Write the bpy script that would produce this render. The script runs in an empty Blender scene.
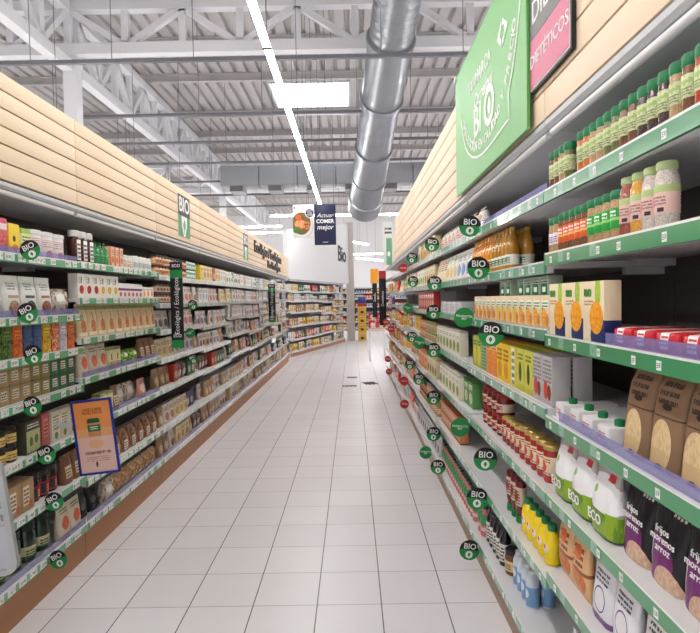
import bpy, bmesh, math, random
import numpy as np
from mathutils import Matrix, Vector
random.seed(11)
C = bpy.context.scene.collection
PI = math.pi
# ------------------------------------------------------------------ camera
F_PX, CX, CY, EYE = 538.0, 350.0, 316.5, 1.57
VPX, VPY, ROLL = 352.3, 299.4, 0.018
def cam_basis():
    y = np.array([VPX-CX, VPY-CY, F_PX]); y /= np.linalg.norm(y)
    d = np.array([math.sin(ROLL), math.cos(ROLL), 0.]); d -= d.dot(y)*y; d /= np.linalg.norm(d)
    return np.cross(d, y), y, -d
BX, BY, BZ = cam_basis()
cam = bpy.data.objects.new('camera', bpy.data.cameras.new('camera'))
C.objects.link(cam)
right = (BX[0], BY[0], BZ[0]); down = (BX[1], BY[1], BZ[1]); fwd = (BX[2], BY[2], BZ[2])
cam.matrix_world = Matrix(((right[0], -down[0], -fwd[0], 0), (right[1], -down[1], -fwd[1], 0), (right[2], -down[2], -fwd[2], EYE), (0, 0, 0, 1)))
cam.data.sensor_width = 36; cam.data.lens = F_PX/700*36; cam.data.clip_start = .05; cam.data.clip_end = 200
bpy.context.scene.camera = cam
def ray(u, v):
    c = np.array([u-CX, v-CY, F_PX]); return np.array([c@BX, c@BY, c@BZ])
def on_x(u, v, X):
    r = ray(u, v); t = X/r[0]; return (X, r[1]*t, EYE+r[2]*t)
def on_y(u, v, Y):
    r = ray(u, v); t = Y/r[1]; return (r[0]*t, Y, EYE+r[2]*t)

# ------------------------------------------------------------------ materials
def lin(c):
    return tuple((x/255/12.92 if x/255 <= .04045 else ((x/255+.055)/1.055)**2.4) for x in c)+(1.,)
class NT:
    def __init__(s, name, rough=.5, spec=.4, metal=0., coat=0.):
        s.m = bpy.data.materials.new(name); s.m.use_nodes = True
        s.t = s.m.node_tree; s.b = s.t.nodes['Principled BSDF']
        s.b.inputs['Roughness'].default_value = rough; s.b.inputs['Metallic'].default_value = metal
        s.b.inputs['Specular IOR Level'].default_value = spec; s.b.inputs['Coat Weight'].default_value = coat
        s._tc = None
    def n(s, k): return s.t.nodes.new(k)
    def l(s, a, b): s.t.links.new(a, b)
    def tc(s, k='Generated'):
        if not s._tc: s._tc = s.n('ShaderNodeTexCoord')
        return s._tc.outputs[k]
    def xyz(s, k='Generated'):
        sp = s.n('ShaderNodeSeparateXYZ'); s.l(s.tc(k), sp.inputs[0]); return sp.outputs
    def math(s, op, a, b=None, c=None):
        n = s.n('ShaderNodeMath'); n.operation = op
        for i, x in enumerate((a, b, c)):
            if x is None: continue
            if isinstance(x, (int, float)): n.inputs[i].default_value = x
            else: s.l(x, n.inputs[i])
        return n.outputs[0]
    def mul(s, *a):
        r = a[0]
        for x in a[1:]: r = s.math('MULTIPLY', r, x)
        return r
    def rng(s, x, lo, hi): return s.math('MULTIPLY', s.math('GREATER_THAN', x, lo), s.math('LESS_THAN', x, hi))
    def mix(s, fac, a, b):
        n = s.n('ShaderNodeMix'); n.data_type = 'RGBA'
        if isinstance(fac, (int, float)): n.inputs[0].default_value = fac
        else: s.l(fac, n.inputs[0])
        for i, x in ((6, a), (7, b)):
            if isinstance(x, tuple): n.inputs[i].default_value = x
            else: s.l(x, n.inputs[i])
        return n.outputs[2]
    def noise(s, scale, detail=2., k='Generated', vec=None, stretch=None):
        n = s.n('ShaderNodeTexNoise'); n.inputs['Scale'].default_value = scale; n.inputs['Detail'].default_value = detail
        v = vec or s.tc(k)
        if stretch:
            mp = s.n('ShaderNodeMapping'); mp.inputs['Scale'].default_value = stretch; s.l(v, mp.inputs[0]); v = mp.outputs[0]
        s.l(v, n.inputs['Vector']); return n.outputs[0]
    def col(s, c):
        if isinstance(c, tuple): s.b.inputs['Base Color'].default_value = c
        else: s.l(c, s.b.inputs['Base Color'])
    def bump(s, h, strength=.3, dist=.01):
        n = s.n('ShaderNodeBump'); n.inputs['Strength'].default_value = strength; n.inputs['Distance'].default_value = dist
        s.l(h, n.inputs['Height']); s.l(n.outputs[0], s.b.inputs['Normal'])
MATS = {}
def plain(name, c, rough=.5, metal=0., spec=.4, var=.0, coat=0., scale=8.):
    if name in MATS: return MATS[name]
    N = NT(name, rough, spec, metal, coat); a = lin(c)
    if var:
        f = N.noise(scale, 4., 'Object')
        N.col(N.mix(f, tuple(x*(1-var) for x in a[:3])+(1,), tuple(min(1, x*(1+var)) for x in a[:3])+(1,)))
    else: N.col(a)
    MATS[name] = N.m; return N.m
def emit(name, c, s):
    if name in MATS: return MATS[name]
    N = NT(name); N.col(lin(c)); N.b.inputs['Emission Color'].default_value = lin(c); N.b.inputs['Emission Strength'].default_value = s
    MATS[name] = N.m; return N.m
def pack(name, base, layers, rough=.5, spec=.35, crumple=0., coat=0.):
    """printed packaging: bands, blocks, pictures and fine print over a base colour, across the thing's own width (x) and height (z)"""
    if name in MATS: return MATS[name]
    N = NT(name, rough, spec, 0., coat); x, y, z = N.xyz(); cur = lin(base)
    for L in layers:
        k, c = L[0], lin(L[1])
        if k == 'band': m = N.rng(z, L[2], L[3])
        elif k == 'rect': m = N.mul(N.rng(x, L[2], L[3]), N.rng(z, L[4], L[5]))
        elif k == 'ell':
            cx, cz, rx, rz = L[2:6]
            d = N.math('ADD', N.math('POWER', N.math('ABSOLUTE', N.math('MULTIPLY', N.math('SUBTRACT', x, cx), 1/rx)), 2.), N.math('POWER', N.math('ABSOLUTE', N.math('MULTIPLY', N.math('SUBTRACT', z, cz), 1/rz)), 2.))
            m = N.math('LESS_THAN', d, 1.)
            if len(L) > 6:
                f = N.noise(14, 3.); c = N.mix(N.math('MULTIPLY', N.math('SUBTRACT', f, .4), 5.).node.outputs[0], c, lin(L[6]))
        elif k == 'text':   # rows of fine print
            x0, x1, z0, z1, n = L[2:7]
            row = N.math('LESS_THAN', N.math('FRACT', N.math('MULTIPLY', N.math('SUBTRACT', z, z0), n/(z1-z0))), .55)
            f = N.noise(1., 1., stretch=(26, 0, n/(z1-z0)*.7))
            m = N.mul(N.rng(x, x0, x1), N.rng(z, z0, z1), row, N.math('GREATER_THAN', f, .42))
        elif k == 'spots':  # contents seen through a clear film or glass
            f = N.noise(L[2], 2.); m = N.math('GREATER_THAN', f, L[3])
            if len(L) > 4: m = N.mul(m, N.rng(z, L[4], L[5]))
        elif k == 'diag':
            m = N.math('GREATER_THAN', N.math('ADD', N.math('MULTIPLY', x, L[2]), z), L[3])
        cur = N.mix(m, cur, c)
    N.col(cur)
    if crumple: N.bump(N.noise(5, 3.), crumple, .02)
    MATS[name] = N.m; return N.m

# ------------------------------------------------------------------ mesh helpers
def fin(bm, name, smooth=35):
    me = bpy.data.meshes.new(name); bmesh.ops.recalc_face_normals(bm, faces=bm.faces[:]); bm.to_mesh(me); bm.free()
    if smooth:
        for p in me.polygons: p.use_smooth = True
        me.set_sharp_from_angle(angle=math.radians(smooth))
    return me
def b_box(bm, x0, x1, y0, y1, z0, z1, bev=0., mi=0):
    r = bmesh.ops.create_cube(bm, size=1)
    for v in r['verts']:
        v.co = Vector((x0+(v.co.x+.5)*(x1-x0), y0+(v.co.y+.5)*(y1-y0), z0+(v.co.z+.5)*(z1-z0)))
    fs = {f for v in r['verts'] for f in v.link_faces}
    for f in fs: f.material_index = mi
    if bev:
        es = list({e for v in r['verts'] for e in v.link_edges})
        rr = bmesh.ops.bevel(bm, geom=es, offset=bev, segments=2, profile=.6, affect='EDGES')
        for f in rr['faces']: f.material_index = mi
def box_me(name, x0, x1, y0, y1, z0, z1, bev=0.):
    bm = bmesh.new(); b_box(bm, x0, x1, y0, y1, z0, z1, bev); return fin(bm, name)
def b_lathe(bm, prof, seg=20, mi=0, cx=0., cy=0., flat=1.):
    rings = []
    for r, z in prof:
        rings.append([bm.verts.new((cx+r*math.cos(2*PI*i/seg), cy+flat*r*math.sin(2*PI*i/seg), z)) for i in range(seg)])
    for a, b in zip(rings, rings[1:]):
        for i in range(seg):
            f = bm.faces.new((a[i], a[(i+1) % seg], b[(i+1) % seg], b[i])); f.material_index = mi
    f = bm.faces.new(rings[0][::-1]); f.material_index = mi
    f = bm.faces.new(rings[-1]); f.material_index = mi
def lathe_me(name, prof, seg=20, flat=1.):
    bm = bmesh.new(); b_lathe(bm, prof, seg, flat=flat); return fin(bm, name)
def b_tube(bm, p0, p1, r, seg=8, mi=0):
    p0, p1 = Vector(p0), Vector(p1); d = p1-p0
    q = d.to_track_quat('Z', 'Y').to_matrix()
    rs = []
    for p in (p0, p1):
        rs.append([bm.verts.new(p+q@Vector((r*math.cos(2*PI*i/seg), r*math.sin(2*PI*i/seg), 0))) for i in range(seg)])
    for i in range(seg):
        bm.faces.new((rs[0][i], rs[0][(i+1) % seg], rs[1][(i+1) % seg], rs[1][i])).material_index = mi
    bm.faces.new(rs[0][::-1]).material_index = mi; bm.faces.new(rs[1]).material_index = mi
def b_beam(bm, p0, p1, w, h, up=(0, 0, 1)):
    p0, p1 = Vector(p0), Vector(p1); d = (p1-p0).normalized(); up = Vector(up)
    s = d.cross(up)
    if s.length < 1e-4: s = d.cross(Vector((1, 0, 0)))
    s.normalize(); u = s.cross(d)
    q = []
    for p in (p0, p1):
        q.append([bm.verts.new(p+s*a*w/2+u*b*h/2) for a, b in ((-1, -1), (1, -1), (1, 1), (-1, 1))])
    for i in range(4): bm.faces.new((q[0][i], q[0][(i+1) % 4], q[1][(i+1) % 4], q[1][i]))
    bm.faces.new(q[0][::-1]); bm.faces.new(q[1])
def b_raise(bm, t):
    r = bmesh.ops.extrude_face_region(bm, geom=bm.faces[:])
    bmesh.ops.translate(bm, verts=[v for v in r['geom'] if isinstance(v, bmesh.types.BMVert)], vec=(0, -t, 0))
def ring_pts(w, d, n=24, e=3.):
    out = []
    for i in range(n):
        a = 2*PI*i/n+PI/n; c, s = math.cos(a), math.sin(a)
        out.append((w/2*math.copysign(abs(c)**(2/e), c), d/2*math.copysign(abs(s)**(2/e), s)))
    return out
def bag_me(name, w, d, h, style, seed=0, amp=.0):
    rnd = random.Random(seed)
    S = {  # t, width factor, depth factor, roundness, backward offset
     'pillow': [(0, .97, .05, 4), (.05, .96, .06, 4), (.1, .95, .45, 3), (.25, .97, .9, 2.6), (.5, 1, 1, 2.6), (.75, .97, .85, 2.6), (.89, .95, .4, 3), (.94, .96, .07, 4), (1, .97, .05, 4)],
     'pouch': [(0, .93, .95, 3), (.05, .97, 1, 3), (.3, 1, .95, 2.8), (.6, 1, .7, 2.8), (.85, .99, .25, 3), (.9, 1, .06, 4), (1, 1, .05, 4)],
     'paper': [(0, .97, 1, 5), (.03, 1, 1, 6), (.5, 1, 1.02, 5), (.72, .99, .9, 5), (.84, .98, .45, 5), (.9, .98, .2, 5), (1, .97, .12, 6)],
     'brick': [(0, .98, .96, 6), (.02, 1, 1, 8), (.5, 1.01, 1.04, 6), (.9, 1, 1, 8), (.98, .98, .95, 6), (1, .9, .6, 5)],
     'sack': [(0, .9, .9, 3), (.04, .98, 1, 3), (.4, 1, 1.05, 2.6), (.6, .98, .98, 2.6), (.74, .93, .7, 2.6), (.84, .92, .36, 3), (.93, .94, .12, 4), (1, .96, .07, 4)],
    }[style]
    bm = bmesh.new(); rings = []; n = 24
    for t, wf, df, e in S:
        rings.append([bm.verts.new((x+rnd.uniform(-amp, amp), y+rnd.uniform(-amp, amp), t*h+(rnd.uniform(-amp, amp) if 0 < t < 1 else 0))) for x, y in ring_pts(w*wf, d*df, n, e)])
    for a, b in zip(rings, rings[1:]):
        for i in range(n): bm.faces.new((a[i], a[(i+1) % n], b[(i+1) % n], b[i]))
    bm.faces.new(rings[0][::-1]); bm.faces.new(rings[-1])
    return fin(bm, name, 50)
_tx = {}
def text_me(s, size, ext=.0008, align='CENTER', space=1., shear=0., bold=0.):
    k = (s, size, ext, align, space, shear, bold)
    if k in _tx: return _tx[k]
    cu = bpy.data.curves.new('lettering', 'FONT'); cu.body = s; cu.size = size; cu.extrude = ext; cu.align_x = align; cu.align_y = 'CENTER'
    cu.space_character = space; cu.resolution_u = 3; cu.shear = shear; cu.offset = bold; cu.space_line = .85
    o = bpy.data.objects.new('tmp', cu); C.objects.link(o)
    dg = bpy.context.evaluated_depsgraph_get()
    me = bpy.data.meshes.new_from_object(o.evaluated_get(dg))
    bpy.data.objects.remove(o); bpy.data.curves.remove(cu)
    me.transform(Matrix.Rotation(PI/2, 4, 'X')); me.name = 'lettering'
    _tx[k] = me; return me
def link(name, me, mat=None, parent=None, loc=None, rz=None, rot=None, own=False):
    if mat is not None and me is not None and len(me.materials) == 0: me.materials.append(mat)
    o = bpy.data.objects.new(name, me); C.objects.link(o)
    if mat is not None and me is not None and me.materials[0] != mat:
        o.material_slots[0].link = 'OBJECT'; o.material_slots[0].material = mat
    if loc is not None: o.location = loc
    if rz is not None: o.rotation_euler = (0, 0, rz)
    if rot is not None: o.rotation_euler = rot
    if parent is not None: o.parent = parent
    return o
def empty(name, loc=(0, 0, 0), rz=0.):
    o = bpy.data.objects.new(name, None); C.objects.link(o); o.location = loc; o.rotation_euler = (0, 0, rz); o.empty_display_size = .05; return o
def tag(o, label, cat, group=None):
    o['label'] = label; o['category'] = cat
    if group: o['group'] = group
    return o
def struct(o): o['kind'] = 'structure'; return o
def copy_thing(o, parts):
    c = o.copy(); C.objects.link(c)
    for p in parts:
        q = p.copy(); C.objects.link(q); q.parent = c
    return c
ORD = 'first second third fourth fifth sixth seventh eighth ninth tenth eleventh twelfth thirteenth fourteenth fifteenth sixteenth seventeenth eighteenth nineteenth twentieth'.split()
def ordn(i): return ORD[i] if i < 20 else 'far'

WHITE = plain('white_paint', (228, 226, 226), .45, var=.02)
OFFW = plain('shelf_white_steel', (222, 222, 224), .4, spec=.5)
DARK = plain('dark_back_steel', (92, 86, 86), .6)
GREYB = plain('grey_back_steel', (150, 150, 152), .55)
LILAC = plain('lilac_clear_plastic', (150, 145, 205), .15, spec=.6)
MATS['lilac_clear_plastic'].node_tree.nodes['Principled BSDF'].inputs['Alpha'].default_value = .45
BLACK = plain('black_print', (26, 26, 29), .45)
GREEN = plain('green_print', (34, 140, 72), .4)
WPRINT = plain('white_print', (240, 240, 238), .5)
STEEL = plain('galvanised_steel', (150, 154, 160), .36, metal=.7, var=.12, scale=3)
# ------------------------------------------------------------------ the hall
X0, X1, Y0, Y1, HC = -15., 13., -5., 40., 7.85
def m_floor():
    N = NT('white_floor_tile', .32, .45); x, y, z = N.xyz('Object')
    T = .331
    fx = N.math('FRACT', N.math('DIVIDE', N.math('ADD', x, 100*T-.122), T)); fy = N.math('FRACT', N.math('DIVIDE', N.math('ADD', y, 100*T-2.722), T))
    def edge(f, w): return N.math('GREATER_THAN', N.math('ABSOLUTE', N.math('SUBTRACT', f, .5)), .5-w/T/2)
    nz = N.noise(1.1, 5., 'Object')
    base = N.mix(nz, lin((229, 225, 228)), lin((236, 233, 236)))
    # each tile a little different
    cell = N.n('ShaderNodeCombineXYZ'); N.l(N.math('FLOOR', N.math('DIVIDE', N.math('ADD', x, 100*T-.122), T)), cell.inputs[0]); N.l(N.math('FLOOR', N.math('DIVIDE', N.math('ADD', y, 100*T-2.722), T)), cell.inputs[1])
    wn = N.n('ShaderNodeTexWhiteNoise'); N.l(cell.outputs[0], wn.inputs[0])
    base = N.mix(N.math('MULTIPLY', wn.outputs[0], .3), base, lin((214, 210, 214)))
    c = N.mix(edge(fy, .004), base, lin((150, 146, 148)))
    c = N.mix(edge(fx, .0055), c, lin((84, 80, 82)))
    N.col(c)
    return N.m
fl = struct(link('floor', box_me('floor', X0, X1, Y0, Y1, -.1, 0), m_floor()))
# corrugated roof deck with a hole for the skylight
SKX0, SKX1, SKY0, SKY1 = -2.34, .05, 15.7, 17.72
def deck():
    bm = bmesh.new(); P = .33
    def strip(xa, xb, ya, yb):
        n = int(round((xb-xa)/P)); p = (xb-xa)/n; prof = []
        for i in range(n):
            a = xa+i*p; prof += [(a, HC), (a+p*.62, HC), (a+p*.7, HC+.09), (a+p*.92, HC+.09)]
        prof.append((xb, HC))
        va = [bm.verts.new((x, ya, z)) for x, z in prof]; vb = [bm.verts.new((x, yb, z)) for x, z in prof]
        for i in range(len(prof)-1): bm.faces.new((va[i], va[i+1], vb[i+1], vb[i]))
    strip(X0, SKX0, Y0, Y1); strip(SKX1, X1, Y0, Y1); strip(SKX0, SKX1, Y0, SKY0); strip(SKX0, SKX1, SKY1, Y1)
    b_box(bm, X0, X1, Y0, Y1, HC+.5, HC+.6)
    return fin(bm, 'ceiling', 0)
CEIL = plain('light_grey_roof_deck', (186, 183, 182), .6, var=.03)
struct(link('ceiling', deck(), CEIL))
FRAMEW = plain('white_painted_steel', (222, 222, 226), .5)
WALLW = plain('hall_wall_paint', (222, 221, 224), .7, var=.02)
for n, a in (('wall_left', (X0-.2, X0, Y0, Y1)), ('wall_right', (X1, X1+.2, Y0, Y1)), ('wall_back', (X0, X1, Y1, Y1+.2)), ('wall_front', (X0, X1, Y0-.2, Y0))):
    struct(link(n, box_me(n, *a, 0, HC+.5), WALLW))
# skylight: white frame and glowing diffuser dome
def sky():
    t = tag(empty('skylight', ((SKX0+SKX1)/2, (SKY0+SKY1)/2, HC)), 'bright rectangular skylight set in the ribbed roof deck', 'skylight'); w, d = (SKX1-SKX0)/2, (SKY1-SKY0)/2
    bm = bmesh.new()
    for a in ((-w, -w+.06, -d, d), (w-.06, w, -d, d), (-w+.06, w-.06, -d, -d+.06), (-w+.06, w-.06, d-.06, d)): b_box(bm, *a, -.02, .3)
    b_box(bm, -w+.06, w-.06, -.02, .02, .02, .06)
    link('frame', fin(bm, 'skylight_frame'), FRAMEW, t)
    link('pane', box_me('skylight_pane', -w+.06, w-.06, -d+.06, d-.06, .2, .22), emit('daylight_through_skylight', (236, 244, 255), 5.), t)
sky()
# purlins across the hall, then the lattice trusses
for i, y in enumerate((3.3, 5.7, 8.1, 10.5, 12.95, 15., 17.9, 20., 22.2, 24.6, 27, 29.6, 32.2, 35.3)):
    bm = bmesh.new(); b_box(bm, X0, X1, y-.06, y+.06, HC-.22, HC-.2); b_box(bm, X0, X1, y-.06, y+.06, HC-.03, HC-.005); b_box(bm, X0, X1, y-.012, y+.012, HC-.2, HC-.03)
    struct(link('purlin', fin(bm, 'purlin', 0), CEIL))
def truss(p0, p1, z0, z1, n, label):
    p0, p1 = Vector(p0), Vector(p1); bm = bmesh.new()
    L = lambda t, z: p0.lerp(p1, t)+Vector((0, 0, z))
    b_beam(bm, L(0, z0), L(1, z0), .2, .22); b_beam(bm, L(0, z1), L(1, z1), .2, .2)
    for i in range(n):
        a, b = i/n, (i+1)/n; m = (a+b)/2
        b_beam(bm, L(a, z0+.05), L(a, z1-.05), .12, .14, up=(p1-p0).normalized())
        if i % 2 == 0: b_beam(bm, L(a, z1-.05), L(b, z0+.05), .12, .12)
        else: b_beam(bm, L(a, z0+.05), L(b, z1-.05), .12, .12)
    o = struct(link('roof_truss', fin(bm, 'roof_truss', 0), FRAMEW)); return o
truss((X0+.2, 10.95, 0), (X1-.2, 10.95, 0), 6.66, 7.52, 24, '')
truss((X0+.2, 23.5, 0), (X1-.2, 23.5, 0), 6.4, 7.5, 24, '')
truss((-5.55, 11.2, 0), (-5.55, 23.3, 0), 6.3, 7.42, 14, '')
truss((-5.55, 23.7, 0), (-5.55, 36, 0), 6.3, 7.42, 14, '')
truss((6.2, 11.2, 0), (6.2, 23.3, 0), 6.3, 7.42, 14, '')
truss((-5.55, -4, 0), (-5.55, 10.75, 0), 6.3, 7.42, 16, '')
for x, y in ((-5.55, 10.95), (-5.55, 23.5), (6.2, 10.95), (6.2, 23.5)):
    bm = bmesh.new(); b_box(bm, x-.13, x+.13, y-.12, y+.12, 0, 6.43); struct(link('column', fin(bm, 'column'), FRAMEW))
# suspension rails with thin hangers, across the hall
RAILM = plain('dark_grey_rail', (108, 110, 116), .5)
raillab = ['above the wooden headers', 'just behind the lattice beam', 'level with the skylight front', 'short of the box duct', 'over the food banner', 'far beyond the food banner', 'at the far end of the hall']
for i, y in enumerate((9.0, 11.6, 13.6, 15.6, 18., 20.3, 22.8)):
    t = tag(empty('ceiling_rail', (0, y, 5.57)), 'thin grey suspension rail hung across the hall, '+raillab[i], 'rail', 'suspension rails under the roof')
    bm = bmesh.new(); b_box(bm, X0+.3, X1-.3, -.03, .03, -.03, .03); link('rail', fin(bm, 'rail'), RAILM, t)
    for k in range(12):
        x = -12.1+k*2.05+.35*((i*7+k*3) % 5-2); bm = bmesh.new(); b_tube(bm, (x, 0, .02), (x, 0, HC-5.6), .007, 5); link('hanger_wire', fin(bm, 'hanger_wire'), RAILM, t)
# two slender conduits running along the hall under the main beam
# round spiral duct coming down the hall
def duct():
    a, b = Vector((.93, 8.2, 7.05)), Vector((.424, 14.75, 4.34)); ax = (b-a); Ln = ax.length
    q = ax.to_track_quat('Z', 'Y')
    t = tag(empty('spiral_duct', a), 'large round galvanised spiral air duct slanting down from the roof', 'air duct'); t.rotation_mode = 'QUATERNION'; t.rotation_quaternion = q
    prof = [];
    def seg(z0, z1, r, rib):
        n = max(2, int((z1-z0)/rib))
        for i in range(n+1):
            z = z0+(z1-z0)*i/n
            prof.append((r, z))
            if rib < .5 and i < n: prof.append((r+.022, z+(z1-z0)/n*.35)); prof.append((r+.022, z+(z1-z0)/n*.5))
    seg(-3.4, 1.9, .385, .16); seg(2.0, 3.4, .425, 1.); seg(3.45, 5.0, .4, .3); seg(5.05, Ln, .43, 1.)
    link('duct_pipe', lathe_me('duct_pipe', prof, 40), STEEL, t)
    for z in (1.95, 3.42, 5.02, 6.2):
        link('collar', lathe_me('collar', [(.4, z-.05), (.455, z-.04), (.455, z+.04), (.4, z+.05)], 40), STEEL, t)
    # elbow and plenum at the lower end
    bm = bmesh.new(); b_lathe(bm, [(.4, Ln-.05), (.47, Ln), (.47, Ln+.5), (.3, Ln+.6)], 32); link('end_drum', fin(bm, 'end_drum'), STEEL, t)
duct()
DUCTG = plain('grey_sheet_duct', (150, 152, 156), .45, metal=.3)
t = tag(empty('box_duct', (-.6, 17.9, 5.65)), 'grey rectangular air duct with square outlets hung across the hall', 'air duct')
bm = bmesh.new()
for x in np.arange(-3.6, 4.4, 1.25): b_box(bm, x, x+1.23, -.35, .35, -.32, .32, .01)
link('casing', fin(bm, 'casing'), DUCTG, t)
for i in range(6):
    x = -3.1+i*1.25
    bm = bmesh.new(); b_box(bm, x-.22, x+.22, -.3, .3, -.5, -.325); link('outlet', fin(bm, 'outlet'), DUCTG, t)
    bm = bmesh.new()
    for k in range(6): b_box(bm, x-.2, x+.2, -.31-.004, -.3, -.485+k*.026, -.473+k*.026)
    link('grille', fin(bm, 'grille'), plain('grille_brown', (110, 96, 88), .6), t)
# linear lamps
LAMP = emit('lamp_tube', (255, 251, 247), 37.)
def strip(p0, p1, w, label, group='linear lamps over the hall'):
    p0, p1 = Vector(p0), Vector(p1); mid = (p0+p1)/2; Ln = (p1-p0).length; a = math.atan2((p1-p0).y, (p1-p0).x)
    t = tag(empty('linear_lamp', mid, a), label, 'lamp', group)
    link('housing', box_me('housing', -Ln/2, Ln/2, -w*.22, w*.22, .034, .075), FRAMEW, t)
    link('diffuser', box_me('diffuser', -Ln/2, Ln/2, -w/2, w/2, -.012, .032), LAMP, t)
    n = max(2, int(Ln/3))
    for i in range(n+1):
        x = -Ln/2+.1+(Ln-.2)*i/n; bm = bmesh.new(); b_tube(bm, (x, 0, .06), (x, 0, HC-p0.z-.02), .006, 5); link('hanger_wire', fin(bm, 'hanger_wire'), RAILM, t)
        bm = bmesh.new(); b_box(bm, x-.03, x+.03, -w/2-.014, w/2+.014, -.014, -.0115); link('joint_clip', fin(bm, 'joint_clip'), plain('lamp_joint', (120, 120, 120), .5), t)
strip((-.83, -4, 4.17), (-.83, 15.2, 4.17), .064, 'long white linear lamp hung along the middle of the aisle')
for x, s in ((-5., 'over the aisle behind the left-hand rack'), (-9.4, 'beside the left-hand hall wall'), (3.6, 'over the aisle behind the right-hand rack'), (8.2, 'beside the right-hand hall wall')):
    strip((x, -4, 4.3), (x, 16, 4.3), .075, 'long white linear lamp hung '+s)
strip((-3.2, 21.6, 4.95), (3.8, 21.9, 4.95), .09, 'white linear lamp hung crosswise above the white end wall')
strip((-1.6, 24.6, 4.7), (.9, 29.2, 4.3), .09, 'white linear lamp hung slantwise behind the food banner')
strip((-10, 21, 4.6), (-3.8, 22.4, 4.6), .09, 'white linear lamp hung crosswise over the wooden header end')
strip((.3, 31, 3.9), (2.6, 34, 3.9), .09, 'short white linear lamp hung deepest in the hall')
strip((-12, 36.5, 4.6), (10, 36.5, 4.6), .09, 'long linear lamp added along the far hall wall to brighten it')  # this lamp and those just below are added to brighten the far hall
strip((-12, 30.5, 5.4), (-3, 30.5, 5.4), .09, 'white linear lamp added far behind the white end wall for brightness')
strip((-10, 26.5, 5.2), (-3.4, 26.5, 5.2), .09, 'white linear lamp added close behind the white end wall for brightness')
strip((5, 19, 5.), (5, 35, 5.), .09, 'white linear lamp added along the far hall beyond the right-hand rack for brightness')
# flat dark strips on the floor
SC = plain('black_strip', (38, 36, 36), .7)
def dark_strip(x, y, w, d, a, label):
    bm = bmesh.new(); n = 12
    top = []
    for i in range(n+1):
        s = -w/2+w*i/n; top.append((s, d/2*(.75+.25*math.sin(i*2.3)), -d/2*(.75+.25*math.cos(i*1.7))))
    va = [[bm.verts.new((s, b_, .003)) for s, b_, c_ in top], [bm.verts.new((s, c_, .003)) for s, b_, c_ in top]]; vb = [[bm.verts.new((v.co.x, v.co.y, .0004)) for v in r] for r in va]
    for i in range(n):
        bm.faces.new((va[0][i], va[0][i+1], va[1][i+1], va[1][i])); bm.faces.new((vb[0][i], vb[1][i], vb[1][i+1], vb[0][i+1]))
        for k in (0, 1): bm.faces.new((va[k][i], vb[k][i], vb[k][i+1], va[k][i+1]))
    tag(link('floor_strip', fin(bm, 'floor_strip', 0), SC, None, (x, y, 0), a), label, 'tape', 'dark strips on the floor')
dark_strip(-.03, 10.8, .2, .15, 0, 'thin black strip on the tiles, farther of the two in line')
dark_strip(-.08, 9.72, .26, .15, .02, 'thin black strip on the tiles, nearer of the two in line')
dark_strip(.3, 10.0, .24, .4, .3, 'black patch on the tiles towards the right-hand rack')
world = bpy.data.worlds.new('World'); bpy.context.scene.world = world; world.use_nodes = True
world.node_tree.nodes['Background'].inputs[0].default_value = (.8, .85, .95, 1); world.node_tree.nodes['Background'].inputs[1].default_value = .3
sc = bpy.context.scene
sc.view_settings.view_transform = 'Standard'; sc.view_settings.look = 'None'; sc.view_settings.gamma = 1; sc.view_settings.use_curve_mapping = False
sc.view_settings.exposure = .24
# ------------------------------------------------------------------ racks
BAY = 1.33
class Rack:
    def __init__(s, o, th, side): s.o = Vector((o[0], o[1], 0)); s.th = th; s.side = side; s.c, s.sn = math.cos(th), math.sin(th)
    def w(s, d, dep, z):
        """d: distance along the rack away from the camera, dep: depth behind the shelf edge"""
        x = -d if s.side == 'right-hand' else d
        return Vector((s.o.x+x*s.c-dep*s.sn, s.o.y+x*s.sn+dep*s.c, z))
R = Rack((.70, 0), -PI/2, 'right-hand'); L = Rack((-1.66, 0), PI/2, 'left-hand'); E_TH = math.atan2(5.9, 1.63)
E = Rack((-1.72, 14.75), E_TH, 'end-wall')
LV = ['top', 'second', 'third', 'fourth', 'fifth', 'sixth', 'seventh']
def lvl_phrase(i, n): return 'top shelf' if i == 0 else 'bottom shelf' if i == n-1 else LV[i]+' shelf down'
RLEV = [[1.945, 1.719, 1.43, 1.135, .85, .565, .17], [1.945, 1.692, 1.447, 1.16, .85, .53, .17]]+[[1.945, 1.69, 1.455, 1.17, .86, .53, .17]]*2+[[1.95, 1.70, 1.47, 1.2, .9, .55, .17], [1.95, 1.66, 1.44, 1.17, .86, .53, .17], [1.95, 1.70, 1.47, 1.2, .88, .55, .17], [1.95, 1.68, 1.42, 1.15, .84, .53, .17]]
LLEV = [[1.825, 1.51, 1.308, 1.08, .80, .52, .22], [1.83, 1.61, 1.362, 1.115, .82, .48, .22], [1.81, 1.565, 1.33, 1.08, .82, .48, .22], [1.815, 1.565, 1.30, 1.05, .80, .48, .22], [1.815, 1.58, 1.36, 1.12, .84, .48, .22], [1.815, 1.57, 1.34, 1.08, .82, .5, .22], [1.82, 1.6, 1.36, 1.12, .84, .5, .22], [1.815, 1.58, 1.33, 1.08, .82, .5, .22], [1.815, 1.6, 1.36, 1.12, .84, .5, .22]]
ELEV = [[1.83, 1.56, 1.24, .86, .48, .15]]*2+[[1.83, 1.52, 1.14, .84, .5, .15], [1.83, 1.6, 1.36, 1.1, .8, .46, .15]]
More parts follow.
